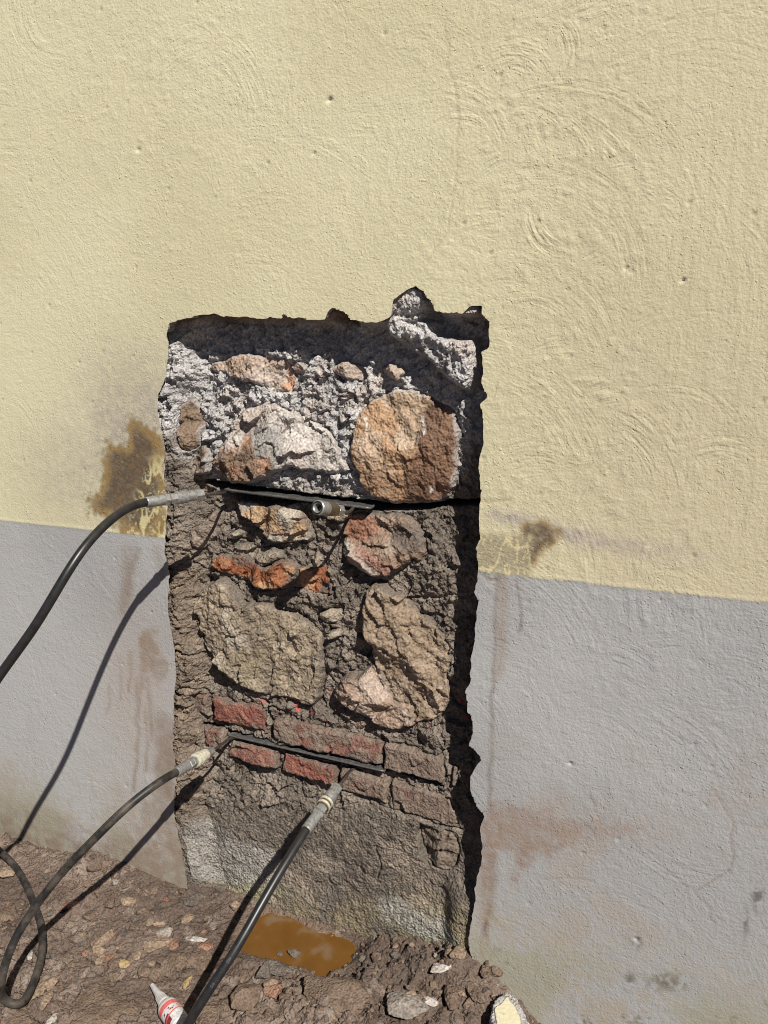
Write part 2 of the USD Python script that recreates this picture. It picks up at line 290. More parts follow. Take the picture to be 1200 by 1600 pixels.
def arc(cx, cz, R, a0, span, width, amp, seed, lam=0.0075):
    i0, i1, j0, j1 = ix(cx - R - width, hx), ix(cx + R + width, hx), ix(cz - R - width, hz), ix(cz + R + width, hz)
    x, z = PX[i0:i1, j0:j1] - cx, PZ[i0:i1, j0:j1] - cz
    if not x.size: return
    d = np.hypot(x, z); a = (np.arctan2(z, x) - a0 + np.pi) % (2 * np.pi) - np.pi
    w = gauss(a / span, 1.0) * gauss((d - R) / width, 1.0)
    ridge = n2(d, a * R * 0.06, lam, seed % 200) - 0.5
    FLOW[i0:i1, j0:j1] = np.where((w > .3)[..., None], np.stack([d, a * R * .16, 0 * d + seed * .37], -1), FLOW[i0:i1, j0:j1])
    FID[i0:i1, j0:j1] = np.where(w > .3, seed + 1000, FID[i0:i1, j0:j1])
    FAMP[i0:i1, j0:j1] = np.where(w > .3, FAMP[i0:i1, j0:j1] * (1 - w) + w * min(1.3, amp / .0009), FAMP[i0:i1, j0:j1])
    stroke[i0:i1, j0:j1] = stroke[i0:i1, j0:j1] * (1 - w) + w * amp * ridge * 2
for k in range(760):
    px, py = (rg.uniform(-40, 1240), rg.uniform(-40, 1560)) if k % 3 else (rg.normal(880, 140), rg.uniform(-40, 900))
    c = W(px, py)
    arc(c[0], c[2], rg.uniform(0.05, 0.24), rg.uniform(0.3, 2.8) if rg.random() < 0.75 else rg.uniform(0, 6.3), rg.uniform(0.4, 1.0), rg.uniform(0.015, 0.05), rg.uniform(0.00025, 0.0008), k, rg.uniform(0.006, 0.011))
for px, py, Rpx, a0, sp, wd, am in ((712, 250, 62, 1.65, 0.95, 0.016, 0.0016), (1125, 770, 80, 1.7, 0.8, 0.03, 0.0014), (900, 320, 75, 3.9, 0.7, 0.022, 0.0014), (290, 120, 62, 1.4, 0.7, 0.012, 0.0013), (1175, 960, 42, 3.9, 0.6, 0.008, 0.0018), (790, 160, 70, 1.2, 0.7, 0.03, 0.0013), (1150, 930, 20, 3.4, .6, .004, .0025)):
    c = W(px, py); R = abs(W(px + Rpx, py)[0] - c[0])
    arc(c[0], c[2], R, a0, sp, wd, am * .62, int(px) % 97, 0.008)
H += 0.35 * stroke * rough_zone
FID += (want > .5) * 5000
seam = np.zeros(PX.shape, bool); dx_ = FID[1:] != FID[:-1]; dz_ = FID[:, 1:] != FID[:, :-1]
seam[1:] |= dx_; seam[:-1] |= dx_; seam[:, 1:] |= dz_; seam[:, :-1] |= dz_
FAMP *= (0.35 + 0.75 * rough_zone) * ss(0.3, 3.0, distance_transform_edt(~seam))
H += rough_zone * 0.0006 * (fb(PX, PZ, 0.014, 3, 53) - 0.5) * 2
crumb = fb(PX, PZ, 0.0075, 2, 54)
H += (0.2 + rough_zone) * 0.0005 * np.maximum(0, crumb - 0.60) * 4
vertical = fb(PX * 5, PZ * 0.55, 0.02, 3, 55)
H += 0.0007 * (vertical - 0.5) * ss(980, 1080, ppx) * ss(900, 800, ppy)
f1, f2, r = worley(PX, PZ, 0.045, 61)
H -= np.where(r > 0.93, 0.0022 * gauss(f1 * 0.045, 0.0018 + 0.0015 * (r - 0.93) * 14), 0)
H += np.where(r < 0.22, 0.0008 * gauss(f1 * 0.045, 0.0026), 0)
for px, py, rr in ((515, 156, 9), (216, 234, 8), (491, 240, 5), (978, 420, 7), (986, 425, 6), (892, 276, 5), (1067, 438, 5), (891, 1194, 8), (993, 1468, 9), (66, 947, 4), (237, 956, 3)):
    c = W(px, py); s = rr * 0.00055
    H -= 0.004 * gauss(np.hypot((PX - c[0]), (PZ - c[2]) * 1.5) + 0.003 * (n2(PX, PZ, 0.006, 3) - .5), s)
# hair cracks
CRACKS = [([(693, 40), (700, 105), (716, 140), (714, 200), (715, 240), (708, 300), (703, 340), (700, 365), (683, 390), (668, 415)], 0.8),
          ([(1148, 1285), (1146, 1340), (1142, 1362), (1110, 1380), (1085, 1393), (1048, 1365), (1042, 1358)], 1.0), ([(1085, 1393), (1105, 1420), (1120, 1455), (1140, 1470)], .7),
          ([(1148, 1285), (1130, 1255), (1105, 1225)], .6), ([(1148, 1285), (1165, 1290), (1195, 1295)], .6), ([(752, 783), (770, 784), (798, 780)], 2.2), ([(919, 1240), (925, 1265), (935, 1290)], .8),
          ([(795, 808), (801, 830), (802, 850), (797, 862)], 1.2), ([(250, 800), (245, 815), (235, 822)], 1.2), ([(757, 899), (768, 906), (780, 905)], 1.6), ([(1185, 938), (1200, 920)], .5), ([(850, 1375), (900, 1372), (930, 1378)], .6)]
crack = np.zeros_like(H)
for pts, w in CRACKS:
    P = WP(pts); lo, hi = P.min(0) - 0.02, P.max(0) + 0.02
    m = (PX > lo[0]) & (PX < hi[0]) & (PZ > lo[1]) & (PZ < hi[1])
    d, _ = pline(PX[m] + 0.016 * (fb(PX[m], PZ[m], 0.03, 4, 91, .6) - .5), PZ[m], P)
    crack[m] = np.maximum(crack[m], min(1, w) * gauss(d, 0.0017 if w < 1.5 else 0.0035))
H -= 0.0007 * crack
# step and edge of the painted plinth
zb = BORDER_Z + 0.0035 * (fb(PX, PZ * 0, 0.05, 3, 71) - 0.5) + 0.0022 * (PX + 0.05) * 0
H += 0.0007 * gauss(PZ - zb - 0.002, 0.003)
upper = PZ > zb
# colour of the plaster
f = fb(PX, PZ, 0.30, 4, 81)
yel = lerp((0.540, 0.497, 0.326), (0.590, 0.548, 0.372), ss(0.3, 0.7, f))
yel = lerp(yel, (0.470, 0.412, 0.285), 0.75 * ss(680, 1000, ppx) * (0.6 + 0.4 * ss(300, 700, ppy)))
gry = lerp((0.315, 0.313, 0.311), (0.368, 0.365, 0.360), ss(0.3, 0.7, f))
pn = fb(PX, PZ, 0.012, 3, 82); pm_ = fb(PX, PZ, 0.05, 3, 83); speck = fb(PX, PZ, 0.006, 2, 84)
# grey drilling dust round the stains
dust = 0.85 * gauss(np.hypot((ppx - 215) / 135, (ppy - 672) / 125), 1.0) * ss(20, 190, ppx)
dust = np.maximum(dust, 0.55 * gauss(np.hypot((ppx - 140) / 110, (ppy - 735) / 90), 1.0))
yel = lerp(yel, (0.335, 0.30, 0.25), np.clip(dust * (0.75 + 0.5 * (pn - 0.2) + .7 * (speck - .5)), 0, 0.85))
trail_y = np.interp(ppx, [745, 840, 900, 1000, 1100], [800, 818, 838, 856, 870])
trail = gauss((ppy - trail_y) / np.interp(ppx, [745, 880, 1100], [12, 13, 16]), 1.0) * ss(740, 780, ppx) * np.interp(ppx, [760, 880, 1000, 1140], [0.55, 0.75, 0.5, 0.0])
yel = lerp(yel, (0.33, 0.285, 0.27), np.clip(trail * (0.75 + 0.5 * (pn - 0.2) + 1.3 * (speck - .5)), 0, 0.8))
# brown splashes of drilling water
BLOT = [(207, 647), (222, 650), (240, 668), (262, 672), (262, 835), (246, 845), (200, 842), (185, 828), (150, 806), (136, 800), (134, 775), (148, 758), (160, 745), (150, 722), (150, 700), (168, 692), (193, 690), (195, 660)]
m = (ppx > 90) & (ppx < 330) & (ppy > 600) & (ppy < 900)
bs = np.full(PX.shape, -99.0); bs[m] = sdf(np.stack([ppx[m], ppy[m]], -1), chaikin(BLOT, 2)); bs += 26 * (fb(PX, PZ, 0.02, 3, 85) - 0.5) + 10 * (speck - .5)
blot = ss(-5, 9, bs)
rust_edge = blot * (1 - ss(6, 30, bs))
wet = lerp((0.085, 0.058, 0.038), (0.235, 0.150, 0.058), np.clip(rust_edge * 1.2 + 0.4 * (pn - .5) + 1.2 * (speck - .5), 0, 1))
yel = lerp(yel, wet, np.clip(blot * (0.95 + 0.25 * (pn - 0.5) + 0.3 * (speck - 0.55)), 0, 0.96))
def worms(px, py, sc=1.0, th=0.07):
    a = np.abs(n2(PX * 1.0, PZ * 0.42, 0.0115 * sc, 131) - 0.5); b = np.abs(n2(PX * 1.3, PZ * 0.9, 0.008 * sc, 132) - 0.5)
    return np.maximum(ss(th, th * 0.45, a), 0.8 * ss(th * 0.8, th * 0.35, b))
zone = ss(-12, 8, ppx - np.interp(ppy, [700, 740, 790, 830], [242, 228, 212, 200])) * ss(690, 745, ppy) * ss(866, 842, ppy) * (ppx < 275)
yel = lerp(yel, (0.52, 0.46, 0.25), np.clip(zone * worms(ppx, ppy, 1.0, 0.085), 0, 0.95))
BL2 = [(822, 822), (840, 815), (860, 817), (876, 824), (872, 838), (850, 862), (828, 884), (812, 878), (806, 850), (815, 832)]
m = (ppx > 740) & (ppx < 920) & (ppy > 780) & (ppy < 930)
b2 = np.full(PX.shape, -99.0); b2[m] = sdf(np.stack([ppx[m], ppy[m]], -1), chaikin(BL2, 2)); b2 += 5 + 16 * (fb(PX, PZ, 0.014, 3, 86) - 0.5)
yel = lerp(yel, lerp((0.135, 0.095, 0.060), (0.30, 0.20, 0.075), ss(12, 2, b2)), np.clip(ss(-4, 8, b2) * (0.92 + 0.5 * (speck - .55)), 0, 0.95))
zone2 = ss(735, 750, ppx) * ss(838, 822, ppx) * ss(828, 842, ppy) * ss(912, 898, ppy)
yel = lerp(yel, (0.29, 0.25, 0.17), zone2 * 0.85)
yel = lerp(yel, (0.53, 0.47, 0.27), np.clip(zone2 * worms(ppx, ppy, 0.8, 0.095), 0, 0.95))
yel = lerp(yel, (0.36, 0.27, 0.16), 0.45 * np.clip(crack, 0, 1))
yel = lerp(yel, (0.30, 0.25, 0.17), 0.5 * ((r > 0.93) * gauss(f1 * 0.045, 0.003)))
# grey plinth: drips, splashes, rising dirt
gry = lerp(gry, (0.32, 0.28, 0.25), 0.5 * ss(0.55, 0.8, pm_) * ss(1050, 1300, ppy))
def streak(pts, w, col, a):
    global gry
    P = np.array(pts, float); m = (ppx > P[:, 0].min() - 30) & (ppx < P[:, 0].max() + 30) & (ppy > P[:, 1].min() - 30) & (ppy < P[:, 1].max() + 30)
    d, al = pline(ppx[m] + 5 * (n2(PX[m], PZ[m], 0.02, 95) - .5), ppy[m], P)
    t = np.zeros(PX.shape); t[m] = a * gauss(d / w, 1.0) * (0.65 + 0.7 * (pn[m] - .3)) * ss(1.0, 0.8, al); gry = lerp(gry, col, np.clip(t, 0, .95))
streak([(777, 905), (775, 980), (770, 1080), (766, 1200), (765, 1270), (763, 1275)], 3.5, (0.22, 0.20, 0.18), 0.95)
streak([(785, 905), (786, 960), (784, 1030), (776, 1070)], 9, (0.28, 0.235, 0.20), 0.85)
streak([(805, 905), (812, 935), (816, 955), (812, 985), (806, 990)], 3, (0.22, 0.195, 0.175), 0.95)
for x0, y0, x1, y1, w, a in ((200, 860, 196, 950, 10, .5), (213, 860, 190, 960, 6, .5), (225, 1000, 222, 1070, 5, .8), (232, 1060, 238, 1150, 4, .7), (213, 1060, 212, 1230, 3.5, .6), (203, 1020, 202, 1075, 3.5, .6), (219, 1070, 212, 1130, 4, .6), (228, 1110, 228, 1200, 3.5, .6), (245, 860, 252, 900, 8, .4), (185, 1030, 188, 1090, 3, .4), (172, 1070, 168, 1110, 2.5, .4), (262, 1150, 258, 1240, 12, .6), (250, 1120, 245, 1200, 10, .55)):
    streak([(x0, y0), ((x0 + x1) / 2 + 2, (y0 + y1) / 2), (x1, y1), (x1, y1 + 10)], w, (0.20, 0.16, 0.125), min(.9, a * 1.3))
for (cx, cy), (sx, sy), a in (((232, 1010), (14, 34), 0.95), ((250, 1045), (12, 22), 0.7), ((262, 1180), (16, 60), 0.6), ((262, 1260), (30, 40), .6)):
    e = np.hypot((ppx - cx) / sx, (ppy - cy) / sy) + 0.9 * (fb(PX, PZ, 0.018, 3, 87) - .5)
    gry = lerp(gry, (0.19, 0.135, 0.090), np.clip(a * ss(1.35, 0.7, e) * (0.7 + 0.6 * (pn - .3)), 0, .9))
gry = lerp(gry, (0.345, 0.285, 0.245), 0.55 * gauss(np.hypot((ppx - 215) / 60, (ppy - 1080) / 140), 1.0))
# rusty splash right of the lower slot
RS = [(748, 1258), (800, 1258), (860, 1272), (930, 1285), (1000, 1296), (960, 1308), (900, 1312), (870, 1330), (862, 1345), (845, 1335), (830, 1350), (815, 1368), (800, 1390), (795, 1372), (805, 1345), (790, 1330), (770, 1335), (765, 1400), (758, 1450), (752, 1455), (745, 1400), (748, 1330)]
m = (ppx > 700) & (ppx < 1060) & (ppy > 1220) & (ppy < 1480)
r3 = np.full(PX.shape, -99.0); r3[m] = sdf(np.stack([ppx[m], ppy[m]], -1), chaikin(RS, 1)); r3 += 14 * (fb(PX, PZ, 0.018, 4, 88) - 0.5)
gry = lerp(gry, (0.235, 0.165, 0.125), np.clip(ss(-10, 14, r3 + 6 * (speck - .5)) * (0.62 + 0.4 * (pn - .4) + .6 * (speck - .5)) * np.interp(ppx, [760, 900, 1010], [1, .85, .25]), 0, .85))
gry = lerp(gry, (0.30, 0.235, 0.195), 0.45 * gauss(np.hypot((ppx - 900) / 170, (ppy - 1295) / 38), 1.0) * np.clip(0.4 + 1.0 * (pn - .2) + 1.8 * (speck - .5), 0, 1.4))
streak([(772, 1340), (765, 1400), (757, 1470), (755, 1530)], 8, (0.20, 0.13, 0.09), .7); streak([(765, 1410), (760, 1435), (757, 1460)], 4, (0.15, 0.09, 0.06), .8)
low = ss(0.34, 0.02, PZ)
gry = lerp(gry, (0.33, 0.29, 0.235), np.clip(low * (1.3 * (pm_ - 0.12) + 1.4 * (speck - .5)), 0, .8))
gry = lerp(gry, (0.285, 0.268, 0.20), np.clip(1.0 * ss(0.22, 0.02, PZ) * ss(0.42, 0.7, fb(PX, PZ, 0.07, 4, 89)), 0, .75))
gry = lerp(gry, (0.165, 0.150, 0.115), 0.7 * ss(0.70, 0.82, fb(PX, PZ, 0.025, 4, 90)) * ss(.42, .58, speck) * ss(0.25, 0.06, PZ) * ss(0.30, 0.4, PX))
gry = lerp(gry, (0.215, 0.165, 0.125), np.clip(ss(0.14, 0.02, PZ) * ss(-0.3, -0.4, PX) * (0.35 + 1.3 * (pn - .3)), 0, .9))
gry = lerp(gry, (0.24, 0.185, 0.145), np.clip(ss(0.30, 0.05, PZ) * ss(-0.60, -0.42, PX) * ss(-0.2, -0.35, PX) * (0.3 + 1.5 * (pn - .3)), 0, .9))
for px, py, sx, sy in ((1183, 1405, 9, 20), (993, 1468, 8, 10), (1040, 1535, 28, 12), (985, 1530, 8, 10), (1165, 1440, 5, 20)):
    gry = lerp(gry, (0.10, 0.092, 0.075), 0.85 * np.clip(gauss(np.hypot((ppx - px) / sx, (ppy - py) / sy) + .9 * (pn - .5), 1.0), 0, 1) * ss(.38, .58, speck + .25 * (pn - .5)))
gry = lerp(gry, (0.22, 0.165, 0.115), 0.5 * np.clip(crack, 0, 1))
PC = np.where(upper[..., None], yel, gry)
PY = -H
# cut the hole
edge_mm = 0.0026
gxs, gzs = np.gradient(PS, hx, axis=0), np.gradient(PS, hz, axis=1); gn = np.hypot(gxs, gzs) + 1e-6
snap = np.abs(PS) < 0.55 * edge_mm
SX = np.where(snap, PX - PS * gxs / gn ** 2, PX); SZ = np.where(snap, PZ - PS * gzs / gn ** 2, PZ)
PSs = np.where(snap, 0.0, PS)
V = np.stack([SX, PY, SZ], -1).reshape(-1, 3); T = tri(grid_faces(*PX.shape)); T = T[:, ::1]
keep = (PSs.ravel()[T] <= 1e-9).all(1); T = T[keep]
up_f = upper.ravel()[T].sum(1) >= 2
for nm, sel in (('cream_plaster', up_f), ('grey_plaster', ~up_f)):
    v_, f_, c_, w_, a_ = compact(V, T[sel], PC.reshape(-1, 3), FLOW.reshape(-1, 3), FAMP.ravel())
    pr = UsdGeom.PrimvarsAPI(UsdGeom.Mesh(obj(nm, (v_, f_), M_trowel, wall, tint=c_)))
    pr.CreatePrimvar('flow', Sdf.ValueTypeNames.Float3Array, 'vertex').Set(Vt.Vec3fArray.FromNumpy(w_.astype(np.float32)))
    pr.CreatePrimvar('famp', Sdf.ValueTypeNames.FloatArray, 'vertex').Set(Vt.FloatArray.FromNumpy(a_.astype(np.float32)))
# broken edge of the plaster
E = np.vstack([T[:, [0, 1]], T[:, [1, 2]], T[:, [2, 0]]]); Es = np.sort(E, 1)
key, cnt = np.unique(Es[:, 0].astype(np.int64) * len(V) + Es[:, 1], return_counts=True)
b = key[cnt == 1]; be = np.stack([b // len(V), b % len(V)], 1); be = be[(np.abs(PSs.ravel()[be]) < 0.003).all(1)]
ids = np.unique(be); look = {a: k for k, a in enumerate(ids)}; n = len(ids)
base = V[ids]; gd = np.stack([gxs.ravel()[ids], gzs.ravel()[ids]], 1) / gn.ravel()[ids][:, None]
rings = []
for y, o, nz in ((0, 0, 0), (0.0022, -0.0002, 0.001), (0.010, -0.002, 0.006), (0.022, -0.004, 0.008), (0.036, -0.006, 0.008)):
    off = o + nz * (fb(base[:, 0] + y, base[:, 2] - y, 0.016, 3, 34) - 0.5) - (0.004 if y > .03 else 0)
    y = np.where(base[:, 0] < -.22, np.where(base[:, 2] < 1.235, y * .12, y), y)
    rings.append(np.stack([base[:, 0] + gd[:, 0] * off, base[:, 1] + y, base[:, 2] + gd[:, 1] * off], 1))
q = np.array([[look[a], look[c]] for a, c in be])
RF = np.vstack([tri(np.stack([q[:, 0] + k * n, q[:, 1] + k * n, q[:, 1] + (k + 1) * n, q[:, 0] + (k + 1) * n], 1)) for k in range(len(rings) - 1)])
RV = np.vstack(rings)
rc = lerp((0.33, 0.30, 0.285), (0.20, 0.155, 0.12), ss(700, 760, pix(RV[:, 0], RV[:, 1], RV[:, 2])[1] + 30 * (fb(RV[:, 0], RV[:, 2], 0.03, 2, 35) - .5)))
obj('broken_edge', (RV, RF), M_mortar, wall, tint=rc)

# ------------------------------------------------------------------ stones and bricks, each its own piece
STONES = []
def stone(name, poly, y_face, cols, seed, facet=0.35, edge=0.006, rough=0.0035, wet=None, label=None, mat=None, tilt=(0, 0), smooth_poly=1, nf=12, fz=0.46, paint=None, jag=0.008, strata=0.0):
    rg = np.random.default_rng(seed)
    P = WP(poly, 0.045)
    P = chaikin(P, smooth_poly) if smooth_poly else P
    STONES.append((P, y_face))
    lo, hi = P.min(0) - 0.012, P.max(0) + 0.012; h = 0.0021 if (hi - lo).max() > 0.06 else 0.0014
    X, Z = np.meshgrid(np.arange(lo[0], hi[0], h), np.arange(lo[1], hi[1], h), indexing='ij')
    sd = sdf(np.stack([X, Z], -1), P) + 1.3 * jag * (fb(X, Z, 0.022, 3, 200 + seed) - 0.5) + .9 * jag * (fb(X, Z, 0.007, 3, 250 + seed) - 0.5)
    c = P.mean(0); ext = (hi - lo).max() / 2
    # broken faces: the outer hull of random planes, with steps between them
    best = np.full(X.shape, 1e9)
    for k in range(nf):
        sx, sz = rg.normal(0, facet * 1.35, 2); ox, oz = c + rg.uniform(-.75, .75, 2) * (hi - lo) / 2
        best = np.minimum(best, (X - ox) * sx + (Z - oz) * sz + rg.uniform(0, 0.012) * min(1, ext / .06))
    best = np.clip(best - np.percentile(best[sd > 0], 65), -0.013, 0.007)
    sm = np.minimum(np.maximum(sd, 0), 0.05)
    out = best + rough * 2 * (fb(X, Z, 0.05, 6, 300 + seed, .68) - 0.5) * 2 + 0.9 * rough * np.abs(fb(X, Z, 0.022, 5, 400 + seed, .66) - .5) * -4
    wu, wv = X + .010 * (fb(X, Z, .03, 3, 31 + seed) - .5), Z + .010 * (fb(X, Z, .03, 3, 32 + seed) - .5); an = seed * 1.7; cu, cv = wu * math.cos(an) - wv * math.sin(an), (wu * math.sin(an) + wv * math.cos(an)) * 1.7
    out += fz * (facets(cu, cv, .048, .26, seed, .0022) + .55 * facets(cu + .3, cv, .019, .26, seed + 7, .0009))
    if strata:
        st = fb(X * 0.7 + Z * 0.5, Z * 1.2 - X * .8, 0.04, 3, 450 + seed); out += strata * (np.floor(st * 6) / 6 - st)
    out += tilt[0] * (X - c[0]) + tilt[1] * (Z - c[1])
    Y = y_face - out
    Y = Y + np.where(sd < edge, (edge - sd) ** 2 / edge * 1.1, 0) + np.where(sd < 0, -sd * 4, 0)
    Y = np.minimum(Y, 0.115)
    q = grid_faces(*X.shape); ok = (sd > -0.007).ravel(); t = tri(q); t = t[ok[t].any(1)]
    px, py = pix(X, Y, Z)
    n1_, n2_ = fb(X, Z, 0.05, 4, 500 + seed), fb(X, Z, 0.014, 3, 600 + seed)
    col = lerp(cols[0], cols[1], ss(.3, .7, n1_ + .25 * (n2_ - .5)))
    if len(cols) > 2: col = lerp(col, cols[2], ss(.56, .74, fb(X, Z, 0.035, 3, 700 + seed)) * .85)
    if wet: col = wet(col, X, Z, px, py, n1_, n2_)
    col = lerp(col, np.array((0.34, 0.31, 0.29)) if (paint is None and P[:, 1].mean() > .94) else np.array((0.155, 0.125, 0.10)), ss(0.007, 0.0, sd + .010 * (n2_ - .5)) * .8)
    if paint: col = paint(col, X, Z, px, py, n1_, n2_)
    col = lerp(col, col.mean(-1, keepdims=True), np.full(col.shape[:2], .14)) * (.93 if P[:, 1].mean() > .93 else .82)
    v, f, cc = compact(np.stack([X, Y, Z], -1).reshape(-1, 3), t, col.reshape(-1, 3))
    return tag(obj(name, (v, f), mat or M_stone, wall, tint=cc), label)
TAN, GREYT, BROWN = (0.40, 0.285, 0.205), (0.40, 0.36, 0.315), (0.155, 0.095, 0.06)
def crackline(col, X, Z, pts, w=.002, a=.8, c=(.06, .045, .035)):
    d, _ = pline(X + .004 * (n2(X, Z, .01, 33) - .5), Z, WP(pts, .04)); return lerp(col, c, a * gauss(d, w))
def wet_centre(col, X, Z, px, py, a, b):
    t = ss(-14, 12, py - np.interp(px, [335, 375, 384, 392, 396, 420, 428, 436], [700, 700, 678, 676, 712, 712, 735, 760]) + 12 * (a - .5))
    col = lerp(col, (0.25, 0.235, 0.215), ss(10, 2, np.hypot((px - 407) / 3.2, (py - 694) / 3.8) - 4) * .75)
    col = lerp(col, lerp((0.185, 0.120, 0.078), (0.34, 0.185, 0.105), ss(.45, .75, b)), t * ss(446, 425, px))
    return lerp(col, (0.55, 0.49, 0.43), .45 * ss(.55, .75, fb(X * .6 + Z * .6, Z - X, .03, 3, 44)) * ss(430, 470, px))
def wet_round(col, X, Z, px, py, a, b):
    dark = ss(-9, 9, px - np.interp(py, [600, 640, 670, 710, 720, 790], [690, 662, 660, 648, 634, 636]) + 14 * (b - .5))
    low = ss(-25, 30, py - np.interp(px, [550, 640], [718, 735]) + 40 * (a - .5))
    col = lerp(col, (0.26, 0.135, 0.06), low * .75)
    col = lerp(col, lerp((0.135, 0.072, 0.042), (0.20, 0.105, 0.058), ss(.4, .7, a)), dark * .93)
    col = lerp(col, (0.52, 0.46, 0.40), .7 * ss(622, 608, py + 14 * (b - .5)) * ss(580, 610, px))
    for pts in ([(660, 652), (664, 675), (662, 678)], [(570, 652), (574, 668)], [(674, 760), (674, 768)]):
        d, _ = pline(px, py, np.array(pts)); col = lerp(col, (0.62, 0.57, 0.50), .85 * gauss(d, 2.2))
    col = crackline(col, X, Z, [(607, 626), (622, 645), (640, 668), (650, 680)], .002); col = crackline(col, X, Z, [(650, 680), (650, 697)], .003)
    return crackline(col, X, Z, [(634, 712), (636, 745), (638, 788)], .002, .85)
def rustmix(col, X, Z, px, py, a, b): return lerp(col, (0.14, 0.115, 0.095), ss(.60, .72, fb(X, Z, .022, 3, 46)) * .85)
def red_grey(col, X, Z, px, py, a, b):
    d, _ = pline(px, py, np.array([(540, 855), (558, 868), (582, 895)])); col = lerp(col, (0.42, 0.375, 0.31), .85 * gauss(d + 6 * (b - .5), 10))
    d, _ = pline(px, py, np.array([(560, 862), (585, 880), (602, 893)])); col = lerp(col, (0.36, 0.155, 0.105), .75 * gauss(d + 6 * (b - .5), 9))
    col = lerp(col, (0.14, 0.11, 0.09), .85 * ss(28, 14, np.hypot((px - 640) / 1.2, py - 842) + 14 * (a - .5)))
    return lerp(col, (0.30, 0.105, 0.05), .7 * ss(26, 10, np.hypot((px - 562) / 1.3, py - 822) + 16 * (a - .5)))
def olive(col, X, Z, px, py, a, b):
    col = lerp(col, (0.235, 0.185, 0.085), .6 * ss(.45, .7, fb(X, Z, .05, 3, 47)) * ss(1000, 1060, py))
    return lerp(col, (0.17, 0.13, 0.09), .6 * gauss(px - np.interp(py, [930, 1090], [372, 428]), 16) * (.5 + b))
stone('stone', [(316, 572), (345, 561), (360, 554), (400, 557), (425, 558), (446, 559), (452, 575), (462, 590), (462, 606), (440, 615), (428, 614), (408, 602), (385, 598), (362, 584), (345, 580), (330, 584)], .040, [TAN, (0.46, 0.37, 0.30), (0.50, 0.27, 0.15)], 1, .30, .004, .003, label='thin tan stone near the top edge of the hole', strata=.012)
stone('stone', [(452, 561), (478, 574), (470, 584), (458, 580)], .047, [TAN, GREYT], 2, .3, .003, .002)
stone('stone', [(284, 640), (292, 624), (302, 619), (313, 640), (317, 668), (316, 690), (304, 706), (291, 702), (284, 680)], .030, [(0.24, 0.165, 0.105), (0.19, 0.125, 0.08)], 3, .25, .006, .003, tilt=(-.5, 0))
stone('stone', [(304, 706), (318, 690), (332, 712), (330, 738), (312, 742), (300, 728)], .034, [(0.18, 0.125, 0.085), (0.15, 0.105, 0.075)], 4, .3, .005, .003)
stone('stone', [(362, 662), (380, 642), (412, 630), (420, 626), (445, 640), (470, 652), (498, 662), (512, 672), (526, 694), (536, 722), (549, 737), (520, 742), (485, 737), (455, 724), (432, 738), (405, 752), (370, 756), (348, 746), (334, 722), (348, 702)], .027, [(0.40, 0.355, 0.31), (0.52, 0.465, 0.41), (0.43, 0.345, 0.285)], 5, .20, .005, .0030, wet=wet_centre, label='pale grey stone with a wet brown lower left corner', nf=10, strata=.007, fz=.55)
stone('stone', [(551, 664), (562, 640), (580, 622), (605, 612), (640, 606), (662, 612), (690, 630), (714, 642), (716, 700), (712, 760), (690, 784), (640, 790), (600, 787), (574, 772), (558, 742), (547, 702)], .036, [(0.40, 0.275, 0.17), (0.47, 0.34, 0.23), (0.41, 0.235, 0.115)], 6, .12, .006, .0030, wet=wet_round, label='large rounded brown stone under the upper right corner', smooth_poly=2, nf=9, fz=.30)
stone('stone', [(514, 572), (540, 565), (558, 566), (572, 584), (570, 594), (556, 598), (536, 588), (520, 584)], .045, [TAN, (0.36, 0.29, 0.23)], 7, .35, .004, .003)
stone('stone', [(590, 572), (604, 565), (625, 572), (632, 584), (618, 596), (600, 590)], .045, [(0.36, 0.29, 0.22), TAN], 8, .4, .004, .003)
stone('stone', [(526, 616), (540, 610), (557, 618), (556, 625), (540, 623)], .044, [(0.42, 0.27, 0.22), (0.36, 0.24, 0.19)], 9, .2, .003, .002)
stone('stone', [(528, 650), (541, 645), (543, 658), (534, 662)], .045, [(0.42, 0.35, 0.29), GREYT], 10, .2, .003, .002)
stone('stone', [(370, 786), (400, 785), (416, 790), (440, 789), (462, 788), (470, 800), (480, 820), (490, 842), (480, 848), (455, 846), (430, 848), (424, 843), (408, 830), (392, 816), (375, 806)], .034, [(0.43, 0.36, 0.27), (0.38, 0.345, 0.30), (0.45, 0.27, 0.12)], 11, .45, .003, .002, label='beige angular stone just below the upper slot', smooth_poly=0, nf=8, fz=.7)
stone('stone', [(348, 838), (360, 830), (374, 832), (372, 840), (354, 847)], .046, [(0.47, 0.41, 0.29), (0.42, 0.36, 0.26)], 12, .15, .003, .001)
stone('stone', [(352, 866), (368, 852), (386, 850), (402, 858), (425, 852), (440, 864), (432, 880), (405, 886), (378, 874)], .046, [(0.36, 0.29, 0.21), (0.30, 0.24, 0.175)], 13, .3, .005, .003)
stone('stone', [(328, 878), (338, 869), (356, 865), (378, 869), (400, 882), (418, 890), (432, 878), (450, 876), (462, 886), (482, 892), (494, 886), (508, 888), (518, 908), (521, 926), (514, 934), (490, 926), (455, 917), (430, 920), (400, 914), (376, 904), (350, 898), (334, 892)], .036, [(0.36, 0.125, 0.04), (0.27, 0.085, 0.03), (0.45, 0.25, 0.12)], 14, .28, .004, .0035, wet=rustmix, label='long rust orange stone in the middle of the hole', nf=14)
stone('stone', [(475, 880), (490, 862), (502, 870), (506, 888), (490, 894)], .047, [(0.40, 0.32, 0.23), (0.34, 0.27, 0.19)], 15, .3, .004, .003)
